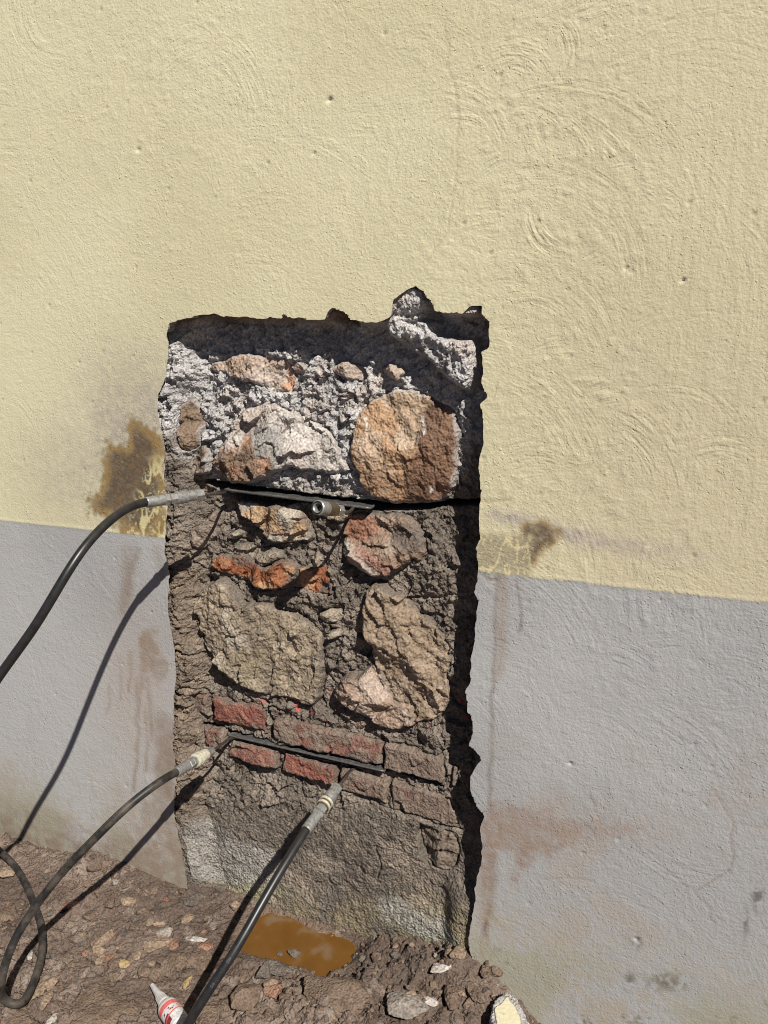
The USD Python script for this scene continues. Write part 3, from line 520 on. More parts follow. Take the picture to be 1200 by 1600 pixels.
stone('stone', [(308, 940), (318, 918), (334, 908), (350, 906), (364, 918), (376, 934), (392, 944), (418, 944), (432, 952), (450, 952), (474, 968), (498, 988), (502, 1010), (500, 1050), (497, 1085), (487, 1106), (466, 1100), (440, 1090), (412, 1086), (385, 1072), (366, 1062), (345, 1040), (326, 1014), (314, 980)], .030, [(0.34, 0.265, 0.18), (0.28, 0.215, 0.145), (0.43, 0.36, 0.27)], 16, .13, .006, .0042, wet=olive, label='big olive tan stone above the bricks', nf=9, strata=.005, fz=.36)
stone('stone', [(530, 838), (540, 818), (548, 806), (568, 802), (590, 808), (612, 802), (636, 808), (652, 822), (664, 842), (672, 866), (656, 877), (644, 870), (632, 886), (606, 896), (588, 899), (560, 893), (536, 876)], .034, [(0.30, 0.195, 0.130), (0.235, 0.145, 0.095), (0.38, 0.28, 0.20)], 17, .22, .006, .004, wet=red_grey, label='pinkish orange stone right of the free coupling shadow', nf=12)
stone('stone', [(504, 803), (520, 800), (540, 798), (549, 803), (546, 809), (524, 813), (507, 811)], .040, [(0.47, 0.37, 0.23), (0.40, 0.31, 0.2)], 18, .15, .003, .0015)
stone('stone', [(497, 955), (516, 949), (534, 954), (537, 964), (526, 974), (508, 976), (498, 968)], .042, [(0.40, 0.33, 0.24), (0.33, 0.265, 0.19)], 19, .35, .004, .003)
stone('stone', [(508, 988), (528, 984), (533, 990), (530, 995), (512, 1002)], .038, [(0.42, 0.35, 0.25), (0.36, 0.29, 0.2)], 20, .3, .003, .002)
stone('stone', [(570, 925), (580, 912), (594, 910), (604, 918), (612, 928), (628, 930), (640, 946), (664, 966), (690, 992), (702, 1012), (700, 1045), (696, 1062), (704, 1090), (692, 1122), (662, 1132), (630, 1126), (606, 1094), (592, 1068), (580, 1030), (572, 985)], .034, [(0.30, 0.215, 0.14), (0.36, 0.265, 0.18), (0.24, 0.16, 0.10)], 21, .22, .006, .0045, label='tall tan brown stone on the right side above the bricks', nf=12, strata=.010)
stone('stone', [(519, 1084), (530, 1066), (546, 1053), (560, 1058), (572, 1048), (582, 1034), (594, 1048), (604, 1072), (622, 1096), (640, 1116), (655, 1134), (630, 1142), (596, 1142), (580, 1122), (558, 1116), (536, 1100)], .030, [(0.43, 0.30, 0.22), (0.35, 0.235, 0.165), (0.47, 0.36, 0.28)], 22, .28, .005, .004, label='pinkish stone resting on the brick course', nf=14)
stone('stone', [(300, 830), (318, 812), (330, 800), (345, 806), (334, 838), (316, 856), (300, 850)], .040, [(0.33, 0.25, 0.19), (0.24, 0.18, 0.135)], 23, .3, .005, .004)
stone('stone', [(648, 1290), (690, 1296), (716, 1310), (718, 1350), (700, 1366), (668, 1352), (654, 1326)], .044, [(0.20, 0.15, 0.11), (0.165, 0.125, 0.095)], 24, .25, .006, .004)
# bricks
def muddy(amount, seed):
    def p(col, X, Z, px, py, a, b):
        nz = fb(X, Z, .028, 5, 800 + seed, .65); q = np.quantile(nz, 1 - min(.97, amount * 1.9)); t = .35 + .65 * ss(q - .06, q + .06, nz) if amount > .12 else .8 * ss(q - .06, q + .06, nz)
        col = lerp(col, lerp((0.175, 0.135, 0.105), (0.26, 0.195, 0.145), b), t * .92)
        return col
    return p
BR = [(0.29, 0.100, 0.066), (0.22, 0.076, 0.053), (0.33, 0.135, 0.092)]
def brick(poly, seed, mudd, y=.043, label=None):
    return stone('brick', poly, y, BR, seed, .03, .0045, .0022, mat=M_brick, smooth_poly=0, nf=3, fz=.22, paint=muddy(mudd, seed), jag=.007, label=label)
brick([(303, 1082), (324, 1088), (325, 1120), (304, 1112)], 31, .22, .042)
brick([(333, 1089), (413, 1108), (414, 1146), (334, 1126)], 32, .10, label='red brick at the left end of the upper brick course')
brick([(426, 1122), (593, 1161), (594, 1199), (427, 1156)], 33, .27)
brick([(599, 1163), (690, 1188), (693, 1225), (600, 1201)], 34, .50, .045)
brick([(704, 1196), (715, 1200), (714, 1232), (702, 1229)], 35, .5)
brick([(316, 1136), (350, 1145), (347, 1172), (320, 1163)], 36, .28, .044)
brick([(362, 1156), (432, 1175), (431, 1202), (356, 1182)], 37, .14)
brick([(440, 1177), (523, 1200), (522, 1229), (440, 1206)], 38, .06, label='clean orange red brick beside the lower right hose fitting')
brick([(530, 1202), (603, 1222), (602, 1258), (532, 1238)], 39, .50, .047)
brick([(610, 1225), (700, 1248), (716, 1292), (690, 1288), (612, 1268)], 40, .60, .048)

# ------------------------------------------------------------------ masonry bed inside the hole
SLOT1 = WP([(318, 752), (338, 757), (365, 763), (470, 778), (575, 791), (640, 793), (700, 787), (752, 785)], 0.05)
SLOT2 = WP([(318, 1133), (345, 1141), (375, 1150), (455, 1172), (545, 1196), (600, 1204), (690, 1229)], 0.05)
bx_ = axis(-1.5, -0.475, 0.385, 1.5, 0.0021, 2.2); bz_ = axis(-0.3, -0.07, 1.37, 2.6, 0.0021, 2.2)
BX, BZ = np.meshgrid(bx_, bz_, indexing='ij')
BS = around_hole(BX, BZ, 0.004)
bpx, bpy = pix(BX, 0.05, BZ)
left_edge = np.interp(BZ, *np.array(sorted((p[1], p[0]) for p in HOLE[-26:] if p[0] < -0.25)).T)
dl = BX - left_edge
def bed_smooth(x, z, px, py, dl):
    D = 0.055 + 0.012 * ss(600, 520, py) - 0.042 * ss(0.060, 0.000, dl + 0.018 * (fb(x, z, 0.05, 3, 103) - .5))
    D = D + 0.006 * (fb(x, z, 0.12, 2, 104) - 0.5) * 2
    D = D - 0.012 * ss(1230, 1300, py) * ss(0.0, 0.1, dl) - 0.010 * ss(1380, 1450, py)
    knob = np.hypot((px - 645) / 34, (py - 472) / 24)
    K = ss(1.3, 0.75, knob)
    d, al = pline(px + 22 * (fb(x, z, 0.03, 3, 105) - .5), py, [(648, 488), (632, 508), (664, 520), (684, 545), (702, 562)])
    K = np.maximum(K, .80 * ss(27, 12, d + 18 * (fb(x, z, .018, 3, 122) - .5)))
    lump = sdf(np.stack([px, py], -1), np.array([(668, 530), (700, 526), (742, 534), (752, 552), (750, 588), (738, 610), (716, 600), (688, 578)])) + 10 * (fb(x, z, 0.02, 3, 106) - .5)
    K = np.maximum(K, .74 * ss(-5, 6, lump))
    for cx, cy, rx, ry, a in ((520, 486, 18, 12, .05), (742, 486, 18, 10, .045), (455, 484, 10, 6, .04)):
        K = np.maximum(K, ss(1.2, 0.8, np.hypot((px - cx) / rx, (py - cy) / ry)))
    K = K * np.where(knob < 1.3, 1, np.clip(.45 + 1.1 * fb(x, z, .03, 4, 121), .3, 1))
    return np.maximum(D, 0.006), K
D, KNOB = bed_smooth(BX, BZ, bpx, bpy, dl)
grey = ss(30, -25, bpy - np.interp(bpx, [240, 262, 300, 340, 400, 470, 560, 640, 700, 760], [655, 672, 695, 735, 752, 765, 772, 790, 740, 690]) - 26 * (fb(BX, BZ, 0.03, 3, 107) - .5) * 2)
# crumbly relief
f1, f2, rr = worley(BX + 0.012 * (fb(BX, BZ, 0.014, 3, 7) - .5), BZ + 0.012 * (fb(BX, BZ, 0.014, 3, 8) - .5), 0.017, 12)
g1, g2, rs = worley(BX + 0.007 * (fb(BX, BZ, 0.008, 3, 9) - .5), BZ + 0.007 * (fb(BX, BZ, 0.008, 3, 10) - .5), 0.0075, 13)
mud = ss(1240, 1290, bpy)
rel = (0.015 * (fb(BX, BZ, 0.05, 6, 108, .66) - 0.5) * 2) * (1 - 0.50 * mud)
rel += (0.4 + 0.38 * grey) * (0.0065 * (rr - .3) * np.clip(1.1 - f1, 0, 1) ** 0.6 + 0.0046 * (rs - .3) * np.clip(1.1 - g1, 0, 1) ** 0.6) * (1 - 0.4 * mud)
rel += (0.7 + 0.6 * grey) * 0.010 * (0.5 - np.abs(fb(BX, BZ, 0.022, 5, 109, .68) - .5) * 2.2) * (1 - .4 * mud)
rel += 0.004 * (fb(BX, BZ, 0.007, 2, 119, .6) - .5)
rel += 0.9 * (facets(BX + .01 * (fb(BX, BZ, .03, 3, 33) - .5), BZ, .030, .28, 71, .003) + facets(BX, BZ + .006 * (fb(BX, BZ, .02, 3, 34) - .5), .011, .40, 72, .0015)) * (.85 - .40 * mud)
rel += 0.012 * (fb(BX, BZ, .07, 3, 73) - .5) * 2 * ss(600, 540, bpy)
ledge = fb(BX * 0.8, BZ * 1.6, 0.05, 3, 110); rel += 0.006 * (np.floor(ledge * 5) / 5 - ledge) * (1 - grey)
rel *= (1 - .5 * mud) * (.84 + .16 * grey)
inner = ss(-0.002, 0.010, BS)
D = D - rel * np.where(D < 0.045, 1.1, 1.0) + 0.0035
D = D * (1 - KNOB) + KNOB * (0.008 - .8 * rel)
D = D - .014 * gauss(np.hypot(bpx - 450, (bpy - 928) * 1.3), 62) - .005 * gauss(np.hypot(bpx - 540, bpy - 920), 40)
for P, yf in STONES:
    lo, hi = P.min(0) - .02, P.max(0) + .02; m = (BX > lo[0]) & (BX < hi[0]) & (BZ > lo[1]) & (BZ < hi[1])
    sd = sdf(np.stack([BX[m], BZ[m]], -1), P); D[m] = D[m] * (1 - ss(-.001, .007, sd)) + np.maximum(D[m], yf + .030) * ss(-.001, .007, sd); D[m] += .0025 * gauss(sd, .004) * (n2(BX[m], BZ[m], .03, 66) > .35)
# grooves
for pts, w, dp in (([(417, 1100), (421, 1120), (424, 1150)], .0028, .018), ([(398, 1086), (418, 1100), (440, 1112), (470, 1130)], .0022, .008), ([(448, 1196), (462, 1212), (470, 1240), (472, 1255)], .0022, .008), ([(466, 1260), (458, 1275), (452, 1290)], .002, .007),
                   ([(632, 1270), (662, 1278), (700, 1292), (722, 1296)], .0022, .009), ([(660, 1285), (655, 1310), (662, 1335), (672, 1352)], .0025, .010), ([(704, 1300), (706, 1325), (712, 1340)], .002, .008), ([(575, 1205), (620, 1255), (636, 1270)], .0016, .005),
                   ([(596, 1162), (597, 1198)], .002, .008), ([(436, 1174), (435, 1202)], .002, .008), ([(526, 1198), (527, 1230)], .0022, .010), ([(280, 918), (300, 905), (315, 890)], .0025, .010), ([(268, 1025), (290, 1012), (318, 1020)], .003, .012), ([(275, 1072), (305, 1068), (330, 1085)], .002, .008), ([(262, 935), (285, 925)], .003, .010), ([(550, 1240), (600, 1262), (632, 1270)], .0018, .006), ([(590, 1320), (596, 1345), (592, 1370)], .002, .006)):
    d, _ = pline(BX + .007 * (n2(BX, BZ, .012, 14) - .5), BZ + .007 * (n2(BX, BZ, .012, 15) - .5), WP(pts, 0.05))
    D = D + dp * gauss(d, w)
# pits
for px, py, rad in ((322, 905, .008), (396, 938, .006), (560, 835, .010), (530, 660, .012), (572, 745, .010), (548, 690, .009), (310, 555, .010), (300, 640, .006), (575, 950, .007)):
    c = W(px, py, 0.05); D = D + 0.018 * gauss(np.hypot(BX - c[0], BZ - c[2]) + .008 * (n2(BX, BZ, .012, 16) - .5), rad)
d1, a1 = pline(BX, BZ, SLOT1); d2, a2 = pline(BX, BZ, SLOT2)
h1 = np.interp(a1, [0, .1, .35, .7, .85, 1], [.004, .0075, .0085, .0075, .0045, .004]) + .003 * (fb(BX, BZ, .02, 3, 111) - .5)
h2 = np.interp(a2, [0, .15, .7, 1], [.003, .0042, .0040, .0022]) + .002 * (fb(BX, BZ, .02, 3, 112) - .5)
D = D + 0.12 * ss(0.0015, -0.0015, d1 - h1) + 0.12 * ss(0.0012, -0.0012, d2 - h2)
wedge = sdf(np.stack([bpx, bpy], -1), np.array([(352, 772), (380, 772), (462, 782), (468, 792), (400, 790), (372, 786)])); D = D + 0.035 * ss(-2, 3, wedge)
left_side = ss(-0.18, -0.26, BX) * ss(515, 545, bpy)
inner = np.maximum(inner, left_side * .999)
D = np.where((BS < 0) & (left_side > .5), np.maximum(D, 0.0050), D)
D = D * inner + 0.034 * (1 - inner)
D = D * (1 - KNOB) + KNOB * np.maximum(0.008 - .8 * rel, np.where(BS < .003, .0045, .001))
fill = ss(1345, 1405, bpy) * ss(690, 725, bpx); D = D * (1 - fill) + fill * np.maximum(.011 - .6 * rel, .0045)
D = np.maximum(D, 0.004)
# colour
q1 = fb(BX, BZ, 0.03, 3, 113); q2 = fb(BX, BZ, 0.010, 3, 114)
bc = lerp((0.135, 0.112, 0.091), (0.205, 0.170, 0.138), ss(.35, .7, q1))
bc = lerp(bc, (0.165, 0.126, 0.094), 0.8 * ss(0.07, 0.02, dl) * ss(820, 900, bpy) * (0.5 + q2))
bc = lerp(bc, (0.30, 0.235, 0.175), ss(.62, .78, q2) * ss(0.075, 0.02, dl) * ss(760, 900, bpy) * 0.6)
bc = lerp(bc, lerp((0.115, 0.097, 0.080), (0.160, 0.132, 0.107), ss(.4, .7, q2)), mud)
bc = lerp(bc, (0.30, 0.245, 0.19), mud * ss(.55, .75, fb(BX, BZ, .045, 4, 115)) * (.2 + q2) * 0.6)
bc = lerp(bc, (0.24, 0.20, 0.115), 0.5 * ss(1370, 1440, bpy) * ss(.4, .65, q1))
gm = lerp((0.335, 0.322, 0.312), (0.425, 0.41, 0.398), ss(.3, .7, q1)); gm = lerp(gm, (0.40, 0.33, 0.28), ss(.55, .75, fb(BX, BZ, .05, 3, 116)) * .5)
bc = lerp(bc, gm, grey)
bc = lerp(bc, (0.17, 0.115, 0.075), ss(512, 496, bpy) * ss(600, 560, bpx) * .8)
for poly, col in (([(296, 1272), (330, 1282), (362, 1302), (405, 1312), (432, 1345), (440, 1378), (410, 1392), (385, 1396), (335, 1372), (302, 1357)], (0.27, 0.252, 0.225)), ([(592, 1402), (640, 1398), (672, 1418), (706, 1432), (724, 1455), (724, 1482), (680, 1478), (640, 1455), (600, 1425)], (0.285, 0.27, 0.235)), ([(470, 1320), (520, 1325), (545, 1350), (520, 1375), (480, 1370)], (0.24, 0.20, 0.16))):
    s_ = sdf(np.stack([bpx, bpy], -1), chaikin(poly, 1)) + 26 * (fb(BX, BZ, .03, 4, 117) - .5)
    bc = lerp(bc, col, np.clip(ss(-6, 12, s_) * (0.45 + 1.0 * (q2 - .15)), 0, .92))
bc = lerp(bc, (0.34, 0.33, 0.17), 0.5 * gauss(np.hypot((bpx - 385) / 55, (bpy - 1392) / 14), 1) + 0.45 * gauss(np.hypot((bpx - 640) / 90, (bpy - 1472) / 14), 1))
bc = lerp(bc, (0.45, 0.055, 0.05), 0.7 * ss(.72, .8, fb(BX, BZ, .008, 3, 118)) * ss(1075, 1095, bpy) * ss(1150, 1130, bpy) * ss(380, 430, bpx))
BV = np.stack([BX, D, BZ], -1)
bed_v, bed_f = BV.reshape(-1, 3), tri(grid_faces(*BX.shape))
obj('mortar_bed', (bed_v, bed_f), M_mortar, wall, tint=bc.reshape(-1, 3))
# body of the building behind
core = trimesh.creation.box((8.2, 0.25, 3.45)); core.apply_translation((0.1, 0.36, 1.375))
obj('wall_core', core, M_mortar, wall, smooth=False, tint=np.full((8, 3), 0.3))

# ------------------------------------------------------------------ turned metal parts, tubes
def frame(d):
    d = d / np.linalg.norm(d); a = np.cross(d, [0, 0, 1.0]); a = a / np.linalg.norm(a) if np.linalg.norm(a) > 1e-3 else np.array([1.0, 0, 0]); return d, a, np.cross(d, a)
def lathe(p0, d, prof, n=28, close=True):
    """Turned body: prof is [(along, radius)], closed at both ends."""
    d, a, b = frame(np.asarray(d, float)); t = np.linspace(0, 2 * np.pi, n, endpoint=False)
    prof = [(prof[0][0], 0.0)] + list(prof) + [(prof[-1][0], 0.0)] if close else list(prof)
    v = np.concatenate([p0 + d * s + r_ * (np.cos(t)[:, None] * a + np.sin(t)[:, None] * b) for s, r_ in prof]); k = np.arange(n)
    return v, np.vstack([tri(np.stack([i * n + k, i * n + (k + 1) % n, (i + 1) * n + (k + 1) % n, (i + 1) * n + k], 1)) for i in range(len(prof) - 1)])
def spline(pts, n=120):
    pts = np.asarray(pts, float); s = np.r_[0, np.cumsum(np.linalg.norm(np.diff(pts, axis=0), axis=1) ** 0.5)]
    return CubicSpline(s, pts)(np.linspace(0, s[-1], n))
def tube(path, r, n=16, cap=True):
    path = np.asarray(path, float); tg = np.gradient(path, axis=0); tg /= np.linalg.norm(tg, axis=1)[:, None]
    _, a, _ = frame(tg[0]); ring = []
    t = np.linspace(0, 2 * np.pi, n, endpoint=False); rr_ = np.broadcast_to(r, (len(path),))
    for p, d, q in zip(path, tg, rr_):
        a = a - d * (a @ d); a /= np.linalg.norm(a); b = np.cross(d, a); ring.append(p + q * (np.cos(t)[:, None] * a + np.sin(t)[:, None] * b))
    m = len(path); k = np.arange(n)
    f = np.vstack([tri(np.stack([i * n + k, i * n + (k + 1) % n, (i + 1) * n + (k + 1) % n, (i + 1) * n + k], 1)) for i in range(m - 1)])
    v = np.vstack(ring + [path[:1], path[-1:]])
    if cap: f = np.vstack([f, np.stack([(k + 1) % n, k, 0 * k + m * n], 1), np.stack([(m - 1) * n + k, (m - 1) * n + (k + 1) % n, 0 * k + m * n + 1], 1)])
    return v, f
def hexnut(p0, d, s0, s1, r): 
    c = 0.0012
    return lathe(p0, d, [(s0, r * .86), (s0 + c, r), (s1 - c, r), (s1, r * .86)], 6)

def flat_jack(a, b, depth, label, rim_r):
    """Thin half-round steel plate with a rolled welded rim, pushed into its slot."""
    a, b = np.array(a), np.array(b); j = thing('flat_jack', label, 'flat jack', loc=(a + b) / 2)
    o = (a + b) / 2; ex = (b - a) / 2; t = np.linspace(0, np.pi, 40)
    arc_ = [ex * math.cos(s) + np.array([0, depth * math.sin(s) ** .8, 0]) for s in t]
    top = np.array(arc_) + [0, 0, .0010]; bot = np.array(arc_) - [0, 0, .0010]; k = len(t)
    v = np.vstack([top, bot, [[0, 0, .0010]], [[0, 0, -.0010]]]); i = np.arange(k - 1)
    f = np.vstack([np.stack([i, i + 1, 0 * i + 2 * k], 1), np.stack([k + i + 1, k + i, 0 * i + 2 * k + 1], 1), tri(np.stack([i, i + k, i + k + 1, i + 1], 1))])
    pl_ = obj('plate', (v, f), M_steel, j, smooth=False)
    obj('rim', tube(np.vstack([np.linspace(-ex, ex, 30), np.array(arc_)[1:]]), rim_r, 12), M_steel, pl_)
    return j, o
A1 = W(352, 765, .030); B1 = W(577, 794, .030)
jack1, O1 = flat_jack(A1, B1, .10, 'black steel flat jack in the upper slot between the stones', .0026)
A2 = W(358, 1149, .043)
jack2, O2 = flat_jack(A2, W(600, 1205, .043), .10, 'thin steel flat jack in the lower slot between the brick courses', .0021)

HOSE_PRINT = M_print
def fitting(parent, e0, e1, style):
    """Swaged ferrule, nuts and quick coupling from the hose end e0 to the steel tube at e1."""
    L = np.linalg.norm(e1 - e0); d = (e1 - e0) / L; k = L / .120
    S = lambda prof: [(s * k, r_) for s, r_ in prof]
    obj('ferrule', lathe(e0, d, S([(0, .0088), (.0015, .0097), (.034, .0097), (.036, .0090)])), M_zinc, parent, smooth=35)
    obj('ferrule_nut', hexnut(e0, d, .036 * k, .0455 * k, .0118), M_zinc, parent, smooth=False)
    obj('rust_ring', lathe(e0, d, S([(.0455, .0095), (.048, .0095)])), M_rust, parent, smooth=35)
    obj('stem', hexnut(e0, d, .048 * k, .0645 * k, .0102), M_zinc, parent, smooth=False)
    if style == 'zinc':
        obj('coupling_collar', lathe(e0, d, S([(.060, .0108), (.0615, .0122), (.066, .0122), (.067, .0112), (.070, .0112), (.071, .0124), (.075, .0124), (.076, .0112), (.079, .0112), (.080, .0122), (.083, .0122), (.0845, .0108)])), M_zinc, parent, smooth=35)
        obj('coupling_body', lathe(e0, d, S([(.0845, .0104), (.099, .0100), (.101, .0094)])), M_zinc, parent, smooth=35)
    else:
        cc_ = obj('coupling_collar', lathe(e0, d, S([(.0600, .0104), (.0610, .0122), (.0800, .0122), (.0810, .0110)])), M_brass if style == 'ring' else M_cream, parent, smooth=35)
        for a0 in (.0618, .0718):
            obj('collar_ring', lathe(e0, d, S([(a0, .0123), (a0 + .0008, .0136), (a0 + .0052, .0136), (a0 + .006, .0123)])), M_cream, cc_, smooth=35)
        obj('coupling_body', lathe(e0, d, S([(.081, .0110), (.084, .0118), (.094, .0118), (.097, .0108)])), M_cream if style == 'cream' else M_zinc, parent, smooth=35)
        obj('rust_ring', lathe(e0, d, S([(.0960, .0110), (.1005, .0112)])), M_rust, parent, smooth=35)
    obj('tube_nut', hexnut(e0, d, .101 * k, .118 * k, .0112 if style != 'cream' else .0095), M_zinc, parent, smooth=False)

def hose(label, pts, r, e1, style, mat, prints=(), n=160):
    p = spline(pts, n); h = thing('hydraulic_hose', label, 'hose')
    rt = obj('rubber_tube', tube(p, r, 18), mat, h)
    fitting(h, np.array(pts[0]), e1, style)
    return h, p
# upper left hose
T1 = W(356, 769, .042); E1 = np.array(W(318, 772, -.082)); S1 = np.array(W(228, 785, -.19))
h1, path1 = hose('black hose arching out of the picture from the upper slot over the cream wall', [S1, W(200, 794, -.236), W(170, 815, -.285), W(130, 858, -.345), W(90, 920, -.388), W(50, 985, -.412), W(0, 1055, -.436), W(-45, 1125, -.46), W(-90, 1200, -.48), W(-130, 1280, -.49), W(-160, 1380, -.49)], .0076, E1, 'zinc', M_rubber)
obj('inlet_tube', (lambda m: (m[0] - O1, m[1]))(tube(spline([W(372, 767, .052), T1, W(345, 771, -.015), W(330, 772, -.055), E1 + (S1 - E1) * .05], 40), .0030, 12)), M_tubing, jack1)
# lower left hose, looping back over the ground
T2 = W(363, 1153, .044); E2 = np.array(W(332, 1172, -.060)); S2 = np.array(W(275, 1207, -.180))
gp = lambda px, py, dz=.0076, z0=0.012: (lambda q: [q[0], q[1], z0 + dz])(G(px, py, z0 + dz))
h2, path2 = hose('dusty black hose from the lower slot looping on the ground at lower left', [S2, W(245, 1225, -.235), W(200, 1260, -.285), W(150, 1308, -.325), W(100, 1360, -.350), W(60, 1410, -.372), W(32, 1452, -.395), W(12, 1495, -.415), W(2, 1535, -.425), G(8, 1563, .045), G(30, 1568, .03), G(48, 1545, .026), G(62, 1505, .024), G(66, 1460, .024), G(53, 1412, .026), G(28, 1360, .026), G(0, 1330, .026), G(-40, 1300, .026), G(-110, 1270, .024)], .0074, E2, 'cream', M_dusty, n=220)
obj('inlet_tube', (lambda m: (m[0] - O2, m[1]))(tube(spline([W(378, 1152, .055), T2, W(350, 1160, .0), E2 + (S2 - E2) * .05], 40), .0030, 12)), M_tubing, jack2)
# centre hose
T3 = W(549, 1203, .046); E3 = np.array(W(528, 1228, -.060)); S3 = np.array(W(478, 1297, -.170))
h3, path3 = hose('black hose from the lower right fitting running down past the puddle', [S3, W(450, 1342, -.225), W(410, 1410, -.290), W(370, 1480, -.345), W(330, 1542, -.385), W(300, 1590, -.405), W(270, 1640, -.41), W(235, 1700, -.40)], .0078, E3, 'ring', M_rubber)
obj('inlet_tube', (lambda m: (m[0] - O2, m[1]))(tube(spline([W(556, 1200, .056), T3, W(543, 1210, .0), E3 + (S3 - E3) * .05], 40), .0030, 12)), M_tubing, jack2)
# free quick coupling on the right tube of the upper jack
T4 = W(556, 791, .044); E4 = np.array(W(533, 798, -.055)); S4 = np.array(W(496, 793, -.130))
obj('inlet_tube', (lambda m: (m[0] - O1, m[1]))(tube(spline([W(566, 790, .052), T4, W(548, 798, -.005), E4 + (S4 - E4) * .05], 40), .0030, 12)), M_tubing, jack1)
dq = E4 - S4; Lq = np.linalg.norm(dq); kq = Lq / .078; Q = lambda prof: [(s * kq, r_) for s, r_ in prof]; s4 = S4 - O1
sl_ = obj('coupling_sleeve', lathe(s4, dq, Q([(.024, .0062), (.0015, .0070), (0, .0085), (0, .0112), (.0015, .0128), (.010, .0128), (.012, .0120), (.026, .0120)]), 36, close=False), M_zinc, jack1, smooth=35)
obj('seal_ring', lathe(s4, dq, Q([(-.0006, .0090), (-.0012, .0095), (-.0012, .0106), (-.0006, .0110)]), 36, close=False), M_bore, sl_)
obj('bore', lathe(s4, dq, Q([(.012, .0067), (.0125, .0)]), 24, close=False), M_bore, sl_)
obj('coupling_body', lathe(s4, dq, Q([(.026, .0122), (.028, .0128), (.033, .0128), (.0345, .0112), (.038, .0112), (.040, .0120), (.056, .0116), (.058, .0104)])), M_brass, jack1, smooth=35)
obj('tube_nut', hexnut(s4, dq, .058 * kq, .077 * kq, .0110), M_zinc, jack1, smooth=False)

# pale print on the centre hose
def on_hose(path, r, u, toward):
    s = np.r_[0, np.cumsum(np.linalg.norm(np.diff(path, axis=0), axis=1))]
    p = np.array([np.interp(u, s, path[:, k]) for k in range(3)]); q = np.array([np.interp(u + .004, s, path[:, k]) for k in range(3)])
    d = q - p; d /= np.linalg.norm(d); nn = toward - p; nn -= d * (nn @ d); nn /= np.linalg.norm(nn); return p, d, np.cross(nn, d), nn
def print_text(text, path, r, u, height, parent):
    tm = meshkit.text_mesh(text, height, .0004); v = np.array(tm.vertices); v[:, 1] -= height / 2; out = np.zeros_like(v)
    for k, (x, y, z) in enumerate(v):
        p, d, side, nn = on_hose(path, r, u - x, CAM + np.array([0, .2, .0])); a = y / r
        out[k] = p + (r - .0001 + z) * (math.cos(a) * nn + math.sin(a) * -side)
    obj('print', (out, np.array(tm.faces)), M_print, stage.GetPrimAtPath(str(parent.GetPath()) + '/rubber_tube'), smooth=False)
LEN3 = np.linalg.norm(np.diff(path3, axis=0), axis=1).sum()
def u_at(py):
    pp = pix(path3[:, 0], path3[:, 1], path3[:, 2])[1]; s = np.r_[0, np.cumsum(np.linalg.norm(np.diff(path3, axis=0), axis=1))]; return float(np.interp(py, pp, s))
for py, tx in ((1493, '|'), (1503, '2N'), (1514, '|'), (1529, '|'), (1540, '04'), (1551, '|')):
    print_text(tx, path3, .0078, u_at(py), .0045, h3)

